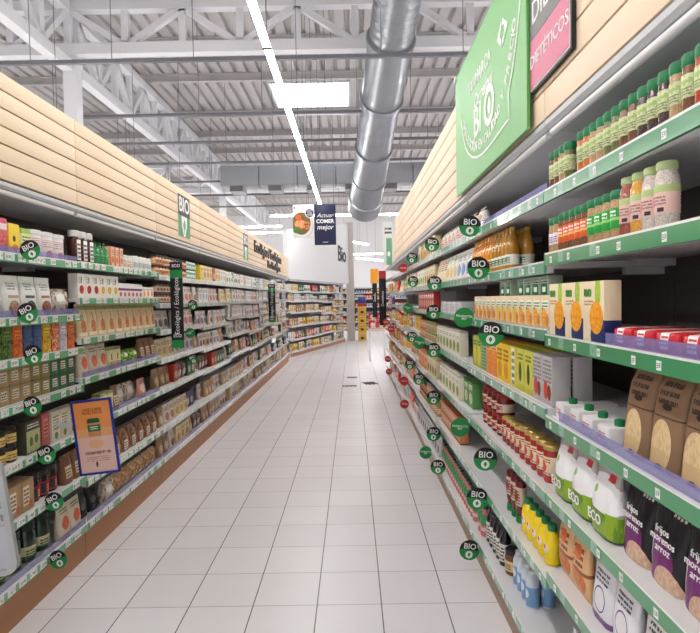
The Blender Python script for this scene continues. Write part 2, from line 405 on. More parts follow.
def m_rail(name, base, tagc, n, thr, rough=.28):
    """a coloured price strip printed with pale price fields"""
    N = NT(name, rough, .5, 0, 1.); N.b.inputs['Coat Roughness'].default_value = .12; N.b.inputs['Coat IOR'].default_value = 1.65; x, y, z = N.xyz()
    cell = N.math('FLOOR', N.math('MULTIPLY', x, n)); wn = N.n('ShaderNodeTexWhiteNoise'); wn.noise_dimensions = '1D'; N.l(cell, wn.inputs[1])
    f = N.math('FRACT', N.math('MULTIPLY', x, n))
    m = N.mul(N.math('GREATER_THAN', wn.outputs[0], thr), N.rng(f, .12, .82), N.rng(z, .12, .86))
    t = N.mul(N.math('GREATER_THAN', N.noise(1., 1., stretch=(n*5, 0, 3.)), .56), N.rng(f, .18, .74), N.rng(z, .3, .7))
    c = N.mix(m, lin(base), lin(tagc)); c = N.mix(N.mul(m, t), c, lin((120, 125, 122)))
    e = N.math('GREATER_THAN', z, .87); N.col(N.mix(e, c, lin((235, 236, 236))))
    return N.m
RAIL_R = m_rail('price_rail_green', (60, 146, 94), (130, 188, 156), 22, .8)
RAIL_SHEEN = m_rail('price_rail_sheen', (98, 164, 134), (176, 210, 194), 22, .75)  # green strip made paler: ceiling reflection on the gloss put into its colour
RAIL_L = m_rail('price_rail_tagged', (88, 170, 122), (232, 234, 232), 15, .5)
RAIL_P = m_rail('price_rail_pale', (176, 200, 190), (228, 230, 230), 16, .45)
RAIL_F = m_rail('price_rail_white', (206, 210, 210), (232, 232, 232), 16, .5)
KICKR = pack('kick_board_grey_brown', (158, 134, 114), [], rough=.5)
KICKM = pack('kick_board_brown', (176, 126, 90), [], rough=.5)
def m_wood(name):
    N = NT(name, .5, .35); g = N.noise(1., 4., 'Object', stretch=(1.2, 30, 16)); h = N.noise(1., 2., 'Object', stretch=(.9, 3, 6))
    c = N.mix(g, lin((228, 205, 176)), lin((239, 220, 194))); N.col(N.mix(N.math('MULTIPLY', h, .35), c, lin((220, 193, 160)))); return N.m
WOOD = m_wood('pale_beech_board'); GROOVE = plain('groove_brown', (120, 84, 56), .8)
PTAG = pack('price_tag_print', (238, 240, 238), [('text', (70, 74, 72), .08, .5, .2, .85, 3), ('rect', (40, 44, 42), .56, .92, .3, .8), ('text', (238, 240, 238), .56, .92, .1, .95, 7)], rough=.3)
_sh = {}
def shelf_mesh(dep, under):
    k = (dep, under)
    if k not in _sh:
        bm = bmesh.new(); b_box(bm, -BAY/2+.003, BAY/2-.003, .006, dep, -.024, 0); b_box(bm, -BAY/2+.003, BAY/2-.003, .006, .03, -.04, -.024)
        for x in (-BAY/2+.02, BAY/2-.05): b_box(bm, x, x+.03, .3, dep, -.05, -.024)     # brackets
        _sh[k] = fin(bm, 'shelf')
    return _sh[k]
RAILME = {}
def rail_mesh(h):
    if h not in RAILME: RAILME[h] = box_me('price_rail', -BAY/2+.004, BAY/2-.004, -.006, .005, .004-h, .004)
    return RAILME[h]
STOPME = box_me('front_stop', -BAY/2+.01, BAY/2-.01, .008, .011, 0, .034)
TAGME = box_me('price_tag', -.024, .024, -.0075, -.0062, -.034, -.004)
TAGSM = box_me('price_tag', -.009, .009, -.0075, -.0062, -.034, -.012)
HOOKME = box_me('upright', -.02, .02, .44, .475, .0, 2.16)
def bay_unit(rk, i, d0, levels, railm, back, label, kick=True, stops=(), tags=0, canopy=True, rail_h=.046, group='shelving bays along the aisle', dep=.44, kick_rec=.0):
    t = tag(empty('shelving_unit', rk.w(d0+BAY/2, 0, 0), rk.th), label, 'shelving', group)
    link('back_panel', box_me('back_panel', -BAY/2+.003, BAY/2-.003, .445, .46, .1, 2.16), back, t)
    for x in (-BAY/2+.021, BAY/2-.021): link('upright', HOOKME, back, t, (x, 0, 0))
    bm = bmesh.new(); b_box(bm, -BAY/2+.003, BAY/2-.003, .02+kick_rec, .04+kick_rec, 0, levels[-1]-.05); link('kick_board', fin(bm, 'kick_board'), KICKR if rk is R else KICKM, t)
    if canopy:
        bm = bmesh.new(); z = 2.195 if rk is R else 2.165
        pr = [(.0, z), (.0, z-.018), (.012, z-.03), (.16, z-.045), (.44, z-.05), (.44, z)]
        va = [bm.verts.new((-BAY/2+.002, a, b)) for a, b in pr]; vb = [bm.verts.new((BAY/2-.002, a, b)) for a, b in pr]
        for k in range(len(pr)): bm.faces.new((va[k], va[(k+1) % 6], vb[(k+1) % 6], vb[k]))
        bm.faces.new(va[::-1]); bm.faces.new(vb); link('canopy', fin(bm, 'canopy'), plain('canopy_grey', (196, 198, 200), .45), t)
        bm = bmesh.new(); b_tube(bm, (-BAY/2+.02, .022, z-.045), (BAY/2-.02, .022, z-.045), .013, 12); link('lamp_tube', fin(bm, 'lamp_tube'), WHITE, t)
    for j, z in enumerate(levels):
        s = link('shelf', shelf_mesh(dep, 0), OFFW, t, (0, 0, z))
        link('price_rail', rail_mesh(rail_h), railm, s)
        for q in stops:
            if q == j: link('front_stop', STOPME, LILAC, s)
            elif isinstance(q, tuple) and q[0] == j: link('front_stop', box_me('front_stop', q[1], q[2], .008, .011, 0, .034), LILAC, s)
        if tags:
            me = TAGME if tags == 1 else TAGSM; n = 7 if tags == 1 else 8; rnd = random.Random(i*31+j*7+(0 if rk is R else 500))
            for k in range(n): link('price_tag', me, PTAG, s, (-BAY/2+(k+.5+rnd.uniform(-.25, .25))*BAY/n, 0, 0))
    return t
def header(rk, d0, z0, z1, label, n=6, wdt=BAY, dep=.0, group='wooden header panels'):
    bm = bmesh.new(); h = (z1-z0)/n
    b_box(bm, -wdt/2+.002, wdt/2-.002, dep+.018, dep+.06, z0, z1, mi=1)
    for k in range(n): b_box(bm, -wdt/2+.002, wdt/2-.002, dep, dep+.02, z0+k*h+.004, z0+(k+1)*h-.004, .002, 0)
    me = fin(bm, 'wooden_header'); me.materials.append(WOOD); me.materials.append(GROOVE)
    o = tag(link('wooden_header', me), label, 'header panel', group); o.location = rk.w(d0+wdt/2, 0, 0); o.rotation_euler = (0, 0, rk.th); return o
def bayname(i): return ORD[i]
for i, lv in enumerate(RLEV):
    d0 = .62+i*BAY
    bay_unit(R, i, d0, lv, RAIL_R if i < 1 else RAIL_SHEEN if i < 3 else RAIL_P if i < 5 else RAIL_F, DARK if i < 3 else GREYB, f'{ORD[i]} bay from the camera of the right-hand steel shelving, full of packets and jars' if i else 'steel shelving bay of the right-hand rack at the camera, with spice jars on top', stops={0: ((2, -.225, .655), (3, -.57, .655)), 1: (0,)}.get(i, ()), tags=2 if i < 2 else 0)
for i, lv in enumerate(LLEV):
    d0 = 1.95+i*BAY
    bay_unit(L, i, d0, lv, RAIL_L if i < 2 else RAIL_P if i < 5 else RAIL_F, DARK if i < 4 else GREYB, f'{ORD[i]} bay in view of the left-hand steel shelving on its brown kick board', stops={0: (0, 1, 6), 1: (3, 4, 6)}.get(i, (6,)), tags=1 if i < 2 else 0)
for i, lv in enumerate(ELEV):
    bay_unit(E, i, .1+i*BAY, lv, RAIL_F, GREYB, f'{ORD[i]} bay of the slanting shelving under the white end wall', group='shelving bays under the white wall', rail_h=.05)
for i in range(9):
    header(L, 1.95+i*BAY-BAY*0, 2.172, 2.69, f'pale wooden board header above the {ORD[i]} bay in view of the left-hand shelving')
for i in range(6):
    header(R, .62+i*BAY, 2.2, 2.83, f'pale wooden board header above the {ORD[i]} bay of the right-hand shelving', n=6)
for i in range(2):
    header(R, 9.4+i*BAY, 2.2, 2.75, f'pale wooden board header past the hanging green sign, {("nearer", "farther")[i]} of two', n=6, dep=.06)
# corner filler between the left-hand rack and the slanting one
t = tag(empty('corner_post', (-1.72, 14.32, 0), PI/2), 'narrow brown and steel filler where the left-hand shelving meets the slanting rack', 'shelving')
link('kick_board', box_me('kick_board', -.4, .4, .03, .05, 0, .17), KICKM, t)
link('filler_panel', box_me('filler_panel', -.38, .38, .1, .12, .17, 2.16), GREYB, t)
link('wood_cover', box_me('wood_cover', -.37, .36, .0, .02, 2.17, 2.69), WOOD, t)
# white end wall above the slanting rack, and its post
def endwall():
    bm = bmesh.new(); w0, w1 = -.1, .1+4*BAY+.6
    a = [bm.verts.new((x, y_, z)) for y_ in (0., .12) for x, z in ((w0, 2.17), (w1, 2.17), (w1, 4.45), (w0, 3.5))]
    for q in ((0, 1, 2, 3), (7, 6, 5, 4), (0, 4, 5, 1), (1, 5, 6, 2), (2, 6, 7, 3), (3, 7, 4, 0)): bm.faces.new([a[i] for i in q])
    o = struct(link('wall_end', fin(bm, 'wall_end'), plain('white_board', (238, 238, 240), .5))); o.location = E.o; o.rotation_euler = (0, 0, E_TH)
    bm = bmesh.new(); b_box(bm, .1+4*BAY+.02, .1+4*BAY+.6, .25, .37, 0, 2.17)
    o = struct(link('trim_end', fin(bm, 'trim_end'), GREYB)); o.location = E.o; o.rotation_euler = (0, 0, E_TH)
    p = E.w(.1+4*BAY+.75, -.02, 0)
    bm = bmesh.new(); b_box(bm, -.16, .14, -.15, .15, 0, 4.5, .01); o = struct(link('column', fin(bm, 'column'), plain('pale_post', (214, 206, 198), .5))); o.location = p
endwall()
# ------------------------------------------------------------------ goods: one pattern of each kind, with its parts
T = {}
def add(key, name, desc, cat, w, d, h, parts, plural=None):
    T[key] = dict(name=name, desc=desc, cat=cat, w=w, d=d, h=h, parts=parts, first=None, kids=None, one=None)
    ds = [desc] if isinstance(desc, str) else desc
GL = lambda n, c, **k: pack('contents_'+n, c, k.get('layers', []), rough=.16, spec=.5, coat=.3)
def jar(key, name, desc, r, h, body, lid, lab, lz=(.2, .62), cat='jar', neck=.9, lidh=.18, flat=1.):
    hl = h*lidh; hb = h-hl
    bp = [(r*.9, 0), (r, .006), (r, hb*.86), (r*neck, hb*.97), (r*neck, hb)]
    parts = [('glass_body', lathe_me('glass_body', bp, 22, flat), body),
             ('lid', lathe_me('lid', [(r*.97*(neck if neck < .85 else 1), hb-.001), (r*(neck+.07), hb+.002), (r*(neck+.07), h-.004), (r*neck*.98, h)], 22, flat), lid)]
    if lab: parts.append(('paper_label', lathe_me('paper_label', [(r+.0007, hb*lz[0]), (r+.0011, hb*lz[0]+.001), (r+.0011, hb*lz[1]-.001), (r+.0007, hb*lz[1])], 22, flat), lab))
    add(key, name, desc, cat, 2*r, 2*r*flat, h, parts)
def bottle(key, name, desc, r, h, body, cap, lab, prof=None, lz=(.15, .5), cat='bottle', capr=.42, flat=1., inverted=False):
    p = prof or [(.9, 0), (1, .02), (1, .58), (.9, .68), (.5, .82), (.38, .88), (.38, .93)]
    q = [(a*r, b*h) for a, b in p]; zc = q[-1][1]
    cp = [(capr*r, zc-.004), (capr*r*1.08, zc), (capr*r*1.08, h-.003), (capr*r*.9, h)]
    if inverted:
        q = [(a, h-b) for a, b in q][::-1]; cp = [(a, h-b) for a, b in cp][::-1]
    parts = [('bottle_body', lathe_me('bottle_body', q, 20, flat), body), ('cap', lathe_me('cap', cp, 18), cap)]
    if lab:
        e = .0012; z0, z1 = lz[0]*h, lz[1]*h
        if inverted: z0, z1 = h-z1, h-z0
        parts.append(('paper_label', lathe_me('paper_label', [(r+e*.5, z0), (r+e, z0+.001), (r+e, z1-.001), (r+e*.5, z1)], 20, flat), lab))
    add(key, name, desc, cat, 2*r, 2*r*flat, h, parts)
def box(key, name, desc, w, d, h, mat, cat='box', bev=.002, extra=()):
    add(key, name, desc, cat, w, d, h, [('body', box_me(name, -w/2, w/2, 0, d, 0, h, bev), mat)]+list(extra))
def bag(key, name, desc, w, d, h, style, mat, cat='packet', amp=.0015, extra=(), tilt=0.):
    me = bag_me(name, w, d, h, style, hash(key) % 97 if False else sum(map(ord, key)) % 97, amp)
    me.transform(Matrix.Translation((0, d/2, 0)))
    if tilt:
        me.transform(Matrix.Rotation(-tilt, 4, 'X')); me.transform(Matrix.Translation((0, 0, -min(v.co.z for v in me.vertices))))
    add(key, name, desc, cat, w, d, h, [('body', me, mat)]+list(extra))
def txt(s, size, x, z, y, mat, **k):
    me = text_me(s, size, **k).copy(); me.name = 'lettering'; me.transform(Matrix.Translation((x, y, z))); return ('lettering', me, mat)
# --- spice jars
GCAP = plain('green_cap', (20, 120, 70), .35); LGCAP = plain('light_green_cap', (172, 190, 134), .4); GOLD = plain('gold_lid', (196, 168, 96), .35, metal=.5)
BLKLID = plain('black_lid', (34, 30, 30), .4); WCAP = plain('white_cap', (232, 232, 230), .4); REDLID = plain('red_lid', (150, 36, 34), .4); GRNCAP2 = plain('dark_green_cap', (24, 84, 52), .4)
LABW = pack('spice_label', (210, 210, 168), [('spots', (150, 184, 104), 9, .56), ('band', (160, 190, 110), .62, .76), ('text', (120, 138, 96), .1, .9, .12, .5, 3)], rough=.5)
LABO = pack('orange_spice_label', (226, 96, 44), [('band', (236, 190, 110), .35, .5), ('text', (250, 236, 220), .15, .85, .55, .95, 2)])
LABG = pack('bright_green_label', (40, 160, 62), [('band', (150, 206, 120), .4, .55), ('text', (236, 244, 230), .2, .8, .6, .95, 2)])
LABP = pack('pale_lilac_label', (226, 218, 226), [('text', (120, 90, 120), .15, .85, .2, .8, 3)])
SP = lambda n, a, b: pack('spice_'+n, a, [('spots', b, 30, .52)], rough=.18, coat=.3)
for k, n, a, b in (('so', 'orange', (206, 128, 62), (178, 92, 40)), ('sb', 'brown', (134, 92, 60), (96, 62, 40)), ('sk', 'black', (58, 46, 46), (98, 80, 72)), ('st', 'tan', (196, 164, 122), (160, 124, 84)), ('sr', 'red', (190, 78, 46), (150, 52, 34)), ('sg', 'olive green', (120, 122, 74), (88, 92, 52))):
    jar(k, 'spice_jar', f'green-capped spice jar of {n} spice', .0205, .128, SP(n.replace(' ', '_'), a, b), GCAP, LABW, lz=(.34, .82), lidh=.2, neck=.96)
jar('sw', 'spice_jar', 'green-capped spice jar with pale label', .0205, .125, SP('tan', (196, 164, 122), (160, 124, 84)), GCAP, LABP, lz=(.3, .7), lidh=.2, neck=.96)
jar('sO', 'spice_jar', 'green-capped spice jar with orange label', .0215, .128, SP('brown', (134, 92, 60), (96, 62, 40)), GCAP, LABO, lz=(.28, .8), lidh=.18, neck=.96)
jar('sG', 'spice_jar', 'green-capped spice jar with bright-green label', .0235, .132, SP('tan', (196, 164, 122), (160, 124, 84)), GCAP, LABG, lz=(.26, .78), lidh=.18, neck=.96)
for k, n, a, b in (('mo', 'golden', (216, 168, 74), (196, 130, 44)), ('mr', 'peppercorn', (176, 96, 80), (120, 70, 60)), ('mw', 'white', (214, 206, 196), (180, 168, 152))):
    jar(k, 'spice_mill', f'pale-green-topped spice mill of {n} grains', .0265, .155, SP(n, a, b), LGCAP, pack('pink_mill_label', (222, 186, 176), [('band', (176, 194, 130), .74, 1.), ('ell', (206, 110, 100), .25, .4, .2, .24), ('text', (150, 110, 106), .1, .9, .3, .65, 3), ('rect', (60, 50, 50), .6, .85, .05, .2)]), lz=(.26, .74), lidh=.13, neck=.8, cat='jar')
# --- right rack, near bays
SOUP = pack('soup_carton_print', (232, 214, 178), [('rect', (96, 158, 74), .08, .42, .74, .86), ('ell', (176, 200, 60), .72, .82, .13, .26, (140, 186, 50)), ('ell', (34, 48, 104), .8, .1, .42, .3), ('ell', (244, 176, 40), .64, .4, .31, .27, (230, 140, 30)), ('text', (170, 120, 90), .08, .5, .6, .7, 2)])
box('soup', 'soup_carton', 'cream soup carton with gourd', .14, .05, .18, SOUP, 'carton', .003, [txt('BIO', .032, -.035, .145, -.0008, pack('bio_letter_green', (78, 140, 60), []))])
CRACK = pack('red_packet_print', (204, 34, 44), [('rect', (236, 226, 226), .3, .62, .2, 1.), ('text', (204, 60, 60), .32, .6, .35, .9, 3), ('rect', (150, 16, 30), 0, .05, 0, 1)], rough=.25)
bag('crack', 'cracker_packet', 'red white-labelled cracker packet', .1, .16, .05, 'brick', CRACK, 'packet')
TUBW = pack('white_carton_print', (232, 230, 230), [('text', (190, 60, 60), .1, .7, .3, .7, 3), ('rect', (200, 206, 200), 0, .12, 0, 1)])
def lying_carton():
    bm = bmesh.new(); b_box(bm, -.038, .038, 0, .19, 0, .055, .006); me = fin(bm, 'drink_carton')
    cap = lathe_me('cap', [(.014, 0), (.015, .004), (.015, .018), (.012, .02)], 14); cap.transform(Matrix.Translation((.012, .045, .054)))
    add('lie', 'drink_carton', 'white flat-lying green-capped carton', 'carton', .076, .19, .075, [('carton_body', me, TUBW), ('cap', cap, GCAP)])
lying_carton()
KRAFT = pack('kraft_bag_print', (134, 104, 78), [('ell', (206, 176, 130), .42, .24, .34, .24, (222, 196, 150)), ('rect', (206, 176, 130), .1, .62, 0, .2), ('band', (70, 52, 40), .5, .515), ('text', (64, 46, 38), .2, .8, .62, .86, 3), ('ell', (48, 34, 30), .5, .6, .16, .03), ('ell', (50, 38, 36), .42, .03, .14, .04)], rough=.6, crumple=.25)
bag('kraft', 'flour_bag', 'tall brown paper flour bag', .128, .07, .262, 'paper', KRAFT, 'bag', .001, tilt=.1)
ECO = pack('eco_rice_print', (178, 172, 166), [('ell', (240, 240, 242), .45, .58, .62, .32), ('band', (110, 150, 40), 0, .38), ('spots', (142, 176, 46), 4, .5, 0, .4), ('ell', (150, 186, 90), .3, .66, .08, .06), ('rect', (190, 50, 52), .58, .84, .83, .93), ('band', (60, 70, 60), 0, .04)], rough=.3, crumple=.3)
bag('eco', 'rice_bag', 'white and green clear-topped rice bag', .15, .07, .205, 'sack', ECO, 'bag', .002, [txt('ECO', .042, -.02, .05, -.006, WPRINT, bold=.0008)])
BPO = pack('black_pouch_print', (30, 29, 33), [('diag', (118, 40, 112), -.75, -.02), ('ell', (206, 172, 148), .62, .02, .42, .24, (190, 150, 126)), ('diag', (118, 40, 112), -.75, -.02), ('ell', (214, 182, 158), .72, .1, .26, .15), ('rect', (200, 196, 190), .5, .95, .86, .89), ('rect', (232, 228, 226), 0, .14, 0, .42)], rough=.35, crumple=.2)
BPO = pack('black_pouch_front', (30, 29, 33), [('ell', (112, 36, 106), .3, .3, .5, .3), ('ell', (214, 182, 158), .62, .05, .36, .22, (196, 158, 132)), ('rect', (236, 234, 232), 0, .12, 0, .5), ('ell', (200, 196, 190), .58, .9, .035, .02), ('ell', (200, 196, 190), .68, .9, .035, .02), ('ell', (200, 196, 190), .78, .9, .035, .02), ('ell', (200, 196, 190), .88, .9, .035, .02)], rough=.35, crumple=.2)
bag('bpo', 'cereal_pouch', 'black and purple white-lettered pouch', .135, .065, .2, 'pouch', BPO, 'pouch', .0012, [txt('frijos\nmorenos\narroz', .028, .006, .118, -.001, WPRINT, shear=.15)])
WPO = pack('white_pouch_print', (226, 224, 224), [('ell', (210, 178, 140), .62, .34, .26, .2, (196, 150, 110)), ('rect', (56, 128, 78), .0, .5, 0, .16), ('text', (110, 140, 110), .2, .8, .66, .86, 3)], rough=.35, crumple=.2)
bag('wgp', 'cereal_pouch', 'white pouch with tan dish and green corner', .14, .065, .2, 'pouch', WPO, 'pouch')
WPP = pack('lilac_pouch_print', (224, 222, 228), [('ell', (70, 74, 130), .5, .34, .26, .2), ('ell', (228, 224, 226), .5, .34, .23, .175), ('band', (124, 84, 140), 0, .1), ('text', (70, 72, 84), .2, .8, .6, .8, 3), ('band', (200, 196, 196), .88, 1)], rough=.35, crumple=.2)
bag('wpp', 'cereal_pouch', 'white pouch with purple ring', .13, .06, .2, 'pouch', WPP, 'pouch')
WPC = pack('cream_bowl_pouch_print', (226, 224, 224), [('ell', (70, 66, 60), .42, .34, .27, .2), ('ell', (224, 206, 166), .42, .34, .24, .175, (232, 218, 184)), ('text', (70, 80, 70), .2, .85, .66, .82, 2), ('band', (190, 184, 178), .86, 1)], rough=.35, crumple=.2)
bag('wpc', 'cereal_pouch', 'white pouch with cream bowl', .145, .06, .205, 'pouch', WPC, 'pouch')
WPG = pack('green_leaf_pouch_print', (222, 222, 222), [('ell', (40, 130, 80), .5, .28, .2, .14), ('ell', (236, 236, 234), .3, .24, .16, .14), ('text', (60, 70, 66), .15, .85, .6, .86, 3)], rough=.3, crumple=.25)
bag('wpg', 'cereal_pouch', 'clear-white pouch with green leaf print', .14, .06, .2, 'pouch', WPG, 'pouch')
FLAT = pack('flatbread_print', (222, 176, 128), [('ell', (214, 130, 62), .5, .3, .4, .22, (190, 104, 50)), ('band', (150, 88, 62), .44, .5), ('text', (120, 70, 50), .2, .8, .55, .9, 3), ('ell', (216, 110, 60), .5, .76, .2, .12)], rough=.35, crumple=.2)
bag('flat', 'bread_packet', 'orange and cream flatbread packet', .12, .05, .2, 'pillow', FLAT, 'packet')
OJ = plain('orange_juice', (226, 146, 26), .12, coat=.5); OJD = plain('amber_juice', (176, 122, 34), .12, coat=.5)
JL = pack('white_juice_label', (220, 220, 206), [('text', (50, 90, 60), .1, .9, .15, .85, 3), ('ell', (70, 130, 70), .5, .5, .2, .3)])
JR = pack('red_juice_label', (226, 200, 150), [('ell', (206, 70, 60), .5, .5, .24, .4), ('text', (120, 60, 30), .1, .9, .1, .9, 3)])
ps = [(.9, 0), (1, .02), (1, .5), (.95, .6), (.62, .78), (.42, .86), (.42, .93)]
bottle('oj', 'juice_bottle', 'orange juice bottle with red label', .031, .2, OJ, plain('orange_cap', (226, 160, 50), .4), JR, ps, (.12, .36))
bottle('ojd', 'juice_bottle', 'amber juice bottle with white label', .031, .2, OJD, plain('amber_cap', (190, 150, 70), .4), JL, ps, (.12, .36))
BAB = lambda n, pic: pack('puree_'+n, (228, 206, 170), [('ell', pic, .36, .34, .3, .3, (240, 190, 60)), ('ell', (220, 110, 70), .74, .24, .2, .2, (236, 160, 80)), ('ell', (110, 160, 80), .2, .58, .1, .05), ('rect', (230, 240, 226), .12, .88, .62, .84), ('text', (60, 120, 70), .16, .84, .64, .82, 2), ('band', (200, 180, 150), 0, .05)])
box('pua', 'puree_box', 'white puree box with peach picture', .088, .06, .125, BAB('peach', (230, 130, 90)))
box('pub', 'puree_box', 'white puree box with orange picture', .088, .06, .125, BAB('orange', (236, 150, 40)))
box('puc', 'puree_box', 'white puree box with yellow picture', .088, .06, .125, BAB('yellow', (236, 196, 60)))
GTR = pack('green_tray_print', (150, 168, 150), [('rect', (20, 108, 62), .1, .9, .0, .6), ('rect', (224, 236, 224), .3, .7, .15, .42), ('text', (60, 70, 62), .1, .9, .65, .95, 2)], rough=.25)
box('gtr', 'puree_box', 'dark-green clear puree tray', .088, .055, .07, GTR)
JC = lambda n, b, ls: pack('juice_carton_'+n, b, ls)
bx = lambda k, desc, m, w=.1: box(k, 'juice_carton', desc, w, .07, .182, m, 'carton', .004)
bx('jc1', 'green and yellow drink carton', JC('green_yellow', (176, 190, 78), [('ell', (226, 206, 80), .5, .4, .4, .3), ('text', (40, 110, 60), .1, .9, .7, .9, 2)]))
bx('jc2', 'pale-green striped drink carton', JC('green_stripe', (150, 190, 150), [('text', (60, 120, 90), .05, .95, .05, .95, 9)]))
bx('jc3', 'orange fruit drink carton', JC('orange', (236, 150, 60), [('ell', (226, 96, 30), .5, .35, .4, .28, (240, 170, 60)), ('band', (236, 210, 150), .72, .96), ('text', (220, 80, 40), .1, .9, .74, .94, 2)]))
bx('jc4', 'bright-yellow drink carton', JC('yellow', (240, 200, 40), [('ell', (220, 150, 20), .5, .3, .35, .22), ('text', (150, 70, 20), .1, .9, .55, .9, 3)]))
bx('jc5', 'yellow green-striped carton', JC('lettered', (232, 206, 60), [('rect', (232, 240, 230), .3, .78, .04, .96), ('text', (30, 100, 60), .34, .76, .05, .95, 5)]))
bx('jc6', 'yellow-green carton with dark pear', JC('pear', (206, 204, 84), [('ell', (70, 84, 40), .5, .45, .2, .24), ('text', (90, 110, 40), .15, .85, .74, .92, 2), ('band', (196, 190, 60), 0, .14)]))
GREYC = pack('juice_carton_grey_text', (186, 182, 182), [('rect', (226, 220, 214), 0, 1, 0, .0), ('ell', (200, 60, 50), .35, .3, .22, .2), ('ell', (120, 60, 40), .7, .26, .2, .16), ('text', (120, 116, 116), .05, .95, .46, .96, 6)])
bx('jc7', 'white drink carton with red apple', GREYC)
TRAYW = pack('white_tray_film', (222, 224, 226), [('band', (190, 194, 198), .42, .5)], rough=.25)
box('tray', 'food_tray', 'flat white food tray', .2, .14, .04, TRAYW, 'tray', .004)
def jr(k, desc, r, h, c, lid, lab, lz=(.2, .7), **kw): jar(k, 'sauce_jar', desc, r, h, GL(k, c), lid, lab, lz, **kw)
LRW = pack('red_white_label', (228, 214, 190), [('ell', (190, 40, 40), .5, .5, .3, .3), ('text', (140, 40, 40), .1, .9, .1, .9, 4)])
LRT = pack('tomato_label', (226, 206, 176), [('ell', (200, 70, 50), .5, .42, .24, .3), ('text', (150, 50, 40), .1, .9, .68, .94, 2), ('text', (90, 60, 50), .1, .9, .06, .2, 1)])
jr('jam', 'wide white-labelled red jar', .047, .105, (120, 26, 26), REDLID, LRW)
jr('sauA', 'small gold-lidded red sauce jar', .031, .125, (150, 44, 34), GOLD, LRT, (.3, .78), neck=.92, lidh=.12)
jr('sauB', 'tall gold-lidded tomato jar', .0365, .145, (168, 40, 30), GOLD, LRT, (.24, .8), neck=.92, lidh=.13)
bottle('ket', 'ketchup_bottle', 'dark-red ketchup bottle on cap', .034, .195, plain('ketchup_red', (110, 24, 26), .25, coat=.3), GCAP, pack('ketchup_label', (206, 188, 166), [('ell', (160, 40, 40), .5, .5, .3, .3), ('text', (110, 40, 40), .1, .9, .1, .9, 5)]), [(.8, 0), (.95, .03), (1, .3), (.95, .66), (.7, .8), (.6, .84)], (.14, .58), capr=.62, flat=.7, inverted=True)
bottle('mus', 'mustard_bottle', 'yellow squeeze bottle with green cap', .033, .155, plain('mustard_yellow', (240, 208, 20), .3, coat=.2), GCAP, pack('mustard_label', (244, 214, 40), [('ell', (230, 220, 220), .5, .5, .3, .3), ('ell', (220, 90, 70), .5, .6, .14, .14)]), [(.88, 0), (1, .03), (1, .62), (.85, .74), (.5, .82), (.4, .86)], (.2, .6), capr=.5, flat=.92)
bottle('oil', 'sauce_bottle', 'dark bottle with white lettered label', .032, .2, plain('dark_glass', (36, 34, 36), .15, coat=.4), BLKLID, pack('white_script_label', (224, 222, 216), [('text', (50, 50, 50), .05, .95, .1, .9, 4)]), None, (.12, .58))
jr('bro', 'brown dark-lidded cream-labelled jar', .042, .125, (120, 70, 44), BLKLID, pack('cream_label', (222, 196, 146), [('text', (130, 80, 40), .1, .9, .2, .8, 3)]))
bottle('wat', 'milk_bottle', 'small white and blue bottle', .03, .165, pack('blue_milk_print', (206, 216, 228), [('band', (120, 160, 204), .05, .62), ('ell', (226, 232, 240), .5, .4, .3, .14)], rough=.3), WCAP, None, [(.95, 0), (1, .02), (1, .72), (.8, .84), (.55, .9), (.55, .93)], capr=.6)
bottle('pin', 'juice_bottle', 'pink and green small drink bottle', .03, .17, pack('pink_green_print', (206, 120, 116), [('band', (70, 150, 96), .42, .8), ('band', (226, 200, 196), .2, .34)], rough=.3), GRNCAP2, None)
# --- generic goods, right rack beyond and end wall
bag('tpw', 'snack_pouch', 'tall white pouch with blue picture', .14, .06, .183, 'pouch', pack('tall_blue_pouch', (226, 224, 216), [('ell', (84, 120, 196), .5, .34, .36, .22, (150, 176, 220)), ('text', (90, 90, 96), .15, .85, .66, .86, 3)], crumple=.2), 'pouch')
bag('tpg', 'snack_pouch', 'tall white pouch with green band', .14, .06, .183, 'pouch', pack('tall_green_pouch', (230, 226, 212), [('rect', (90, 160, 90), .06, .3, .05, .95), ('ell', (226, 190, 120), .62, .34, .26, .22)], crumple=.2), 'pouch')
bag('tpr', 'snack_pouch', 'tall cream pouch with orange band', .14, .06, .183, 'pouch', pack('tall_orange_pouch', (232, 214, 186), [('rect', (226, 130, 70), .06, .26, .05, .95), ('text', (150, 90, 60), .34, .9, .5, .85, 4)], crumple=.2), 'pouch')
bag('wrd', 'snack_pouch', 'white packet with black-red top edge', .14, .06, .145, 'pillow', pack('white_red_edge', (232, 228, 220), [('band', (40, 36, 38), .86, .94), ('text', (200, 60, 60), .1, .9, .2, .5, 3), ('ell', (210, 170, 150), .6, .6, .24, .14)], crumple=.3), 'packet')
for k, n, b, pic, kind in (('bxr', 'red biscuit box', (178, 44, 44), (226, 180, 160), 'biscuit_box'), ('bxp', 'white box with food picture', (232, 226, 206), (150, 170, 80), 'cracker_box'), ('bxk', 'cream tea box with green top', (222, 206, 158), (150, 120, 70), 'tea_box'), ('bxo', 'orange snack box', (226, 120, 60), (240, 200, 120), 'biscuit_box'), ('bxb', 'blue cereal box', (70, 120, 186), (226, 220, 200), 'biscuit_box'), ('bxv', 'purple cereal box', (140, 90, 160), (230, 210, 220), 'biscuit_box'), ('bxg', 'green cracker box', (90, 150, 80), (230, 226, 190), 'cracker_box'), ('bxy', 'yellow snack box', (232, 196, 70), (200, 120, 50), 'cracker_box')):
    box(k, kind, n, .13, .06, .17, pack('print_'+k, b, [('ell', pic, .52, .34, .36, .22, tuple(int(q*.8) for q in pic)), ('rect', (240, 238, 230), .14, .86, .66, .84), ('text', tuple(int(q*.6) for q in b), .18, .82, .68, .82, 2), ('band', tuple(int(q*.8) for q in b), .93, 1.)]), 'box')
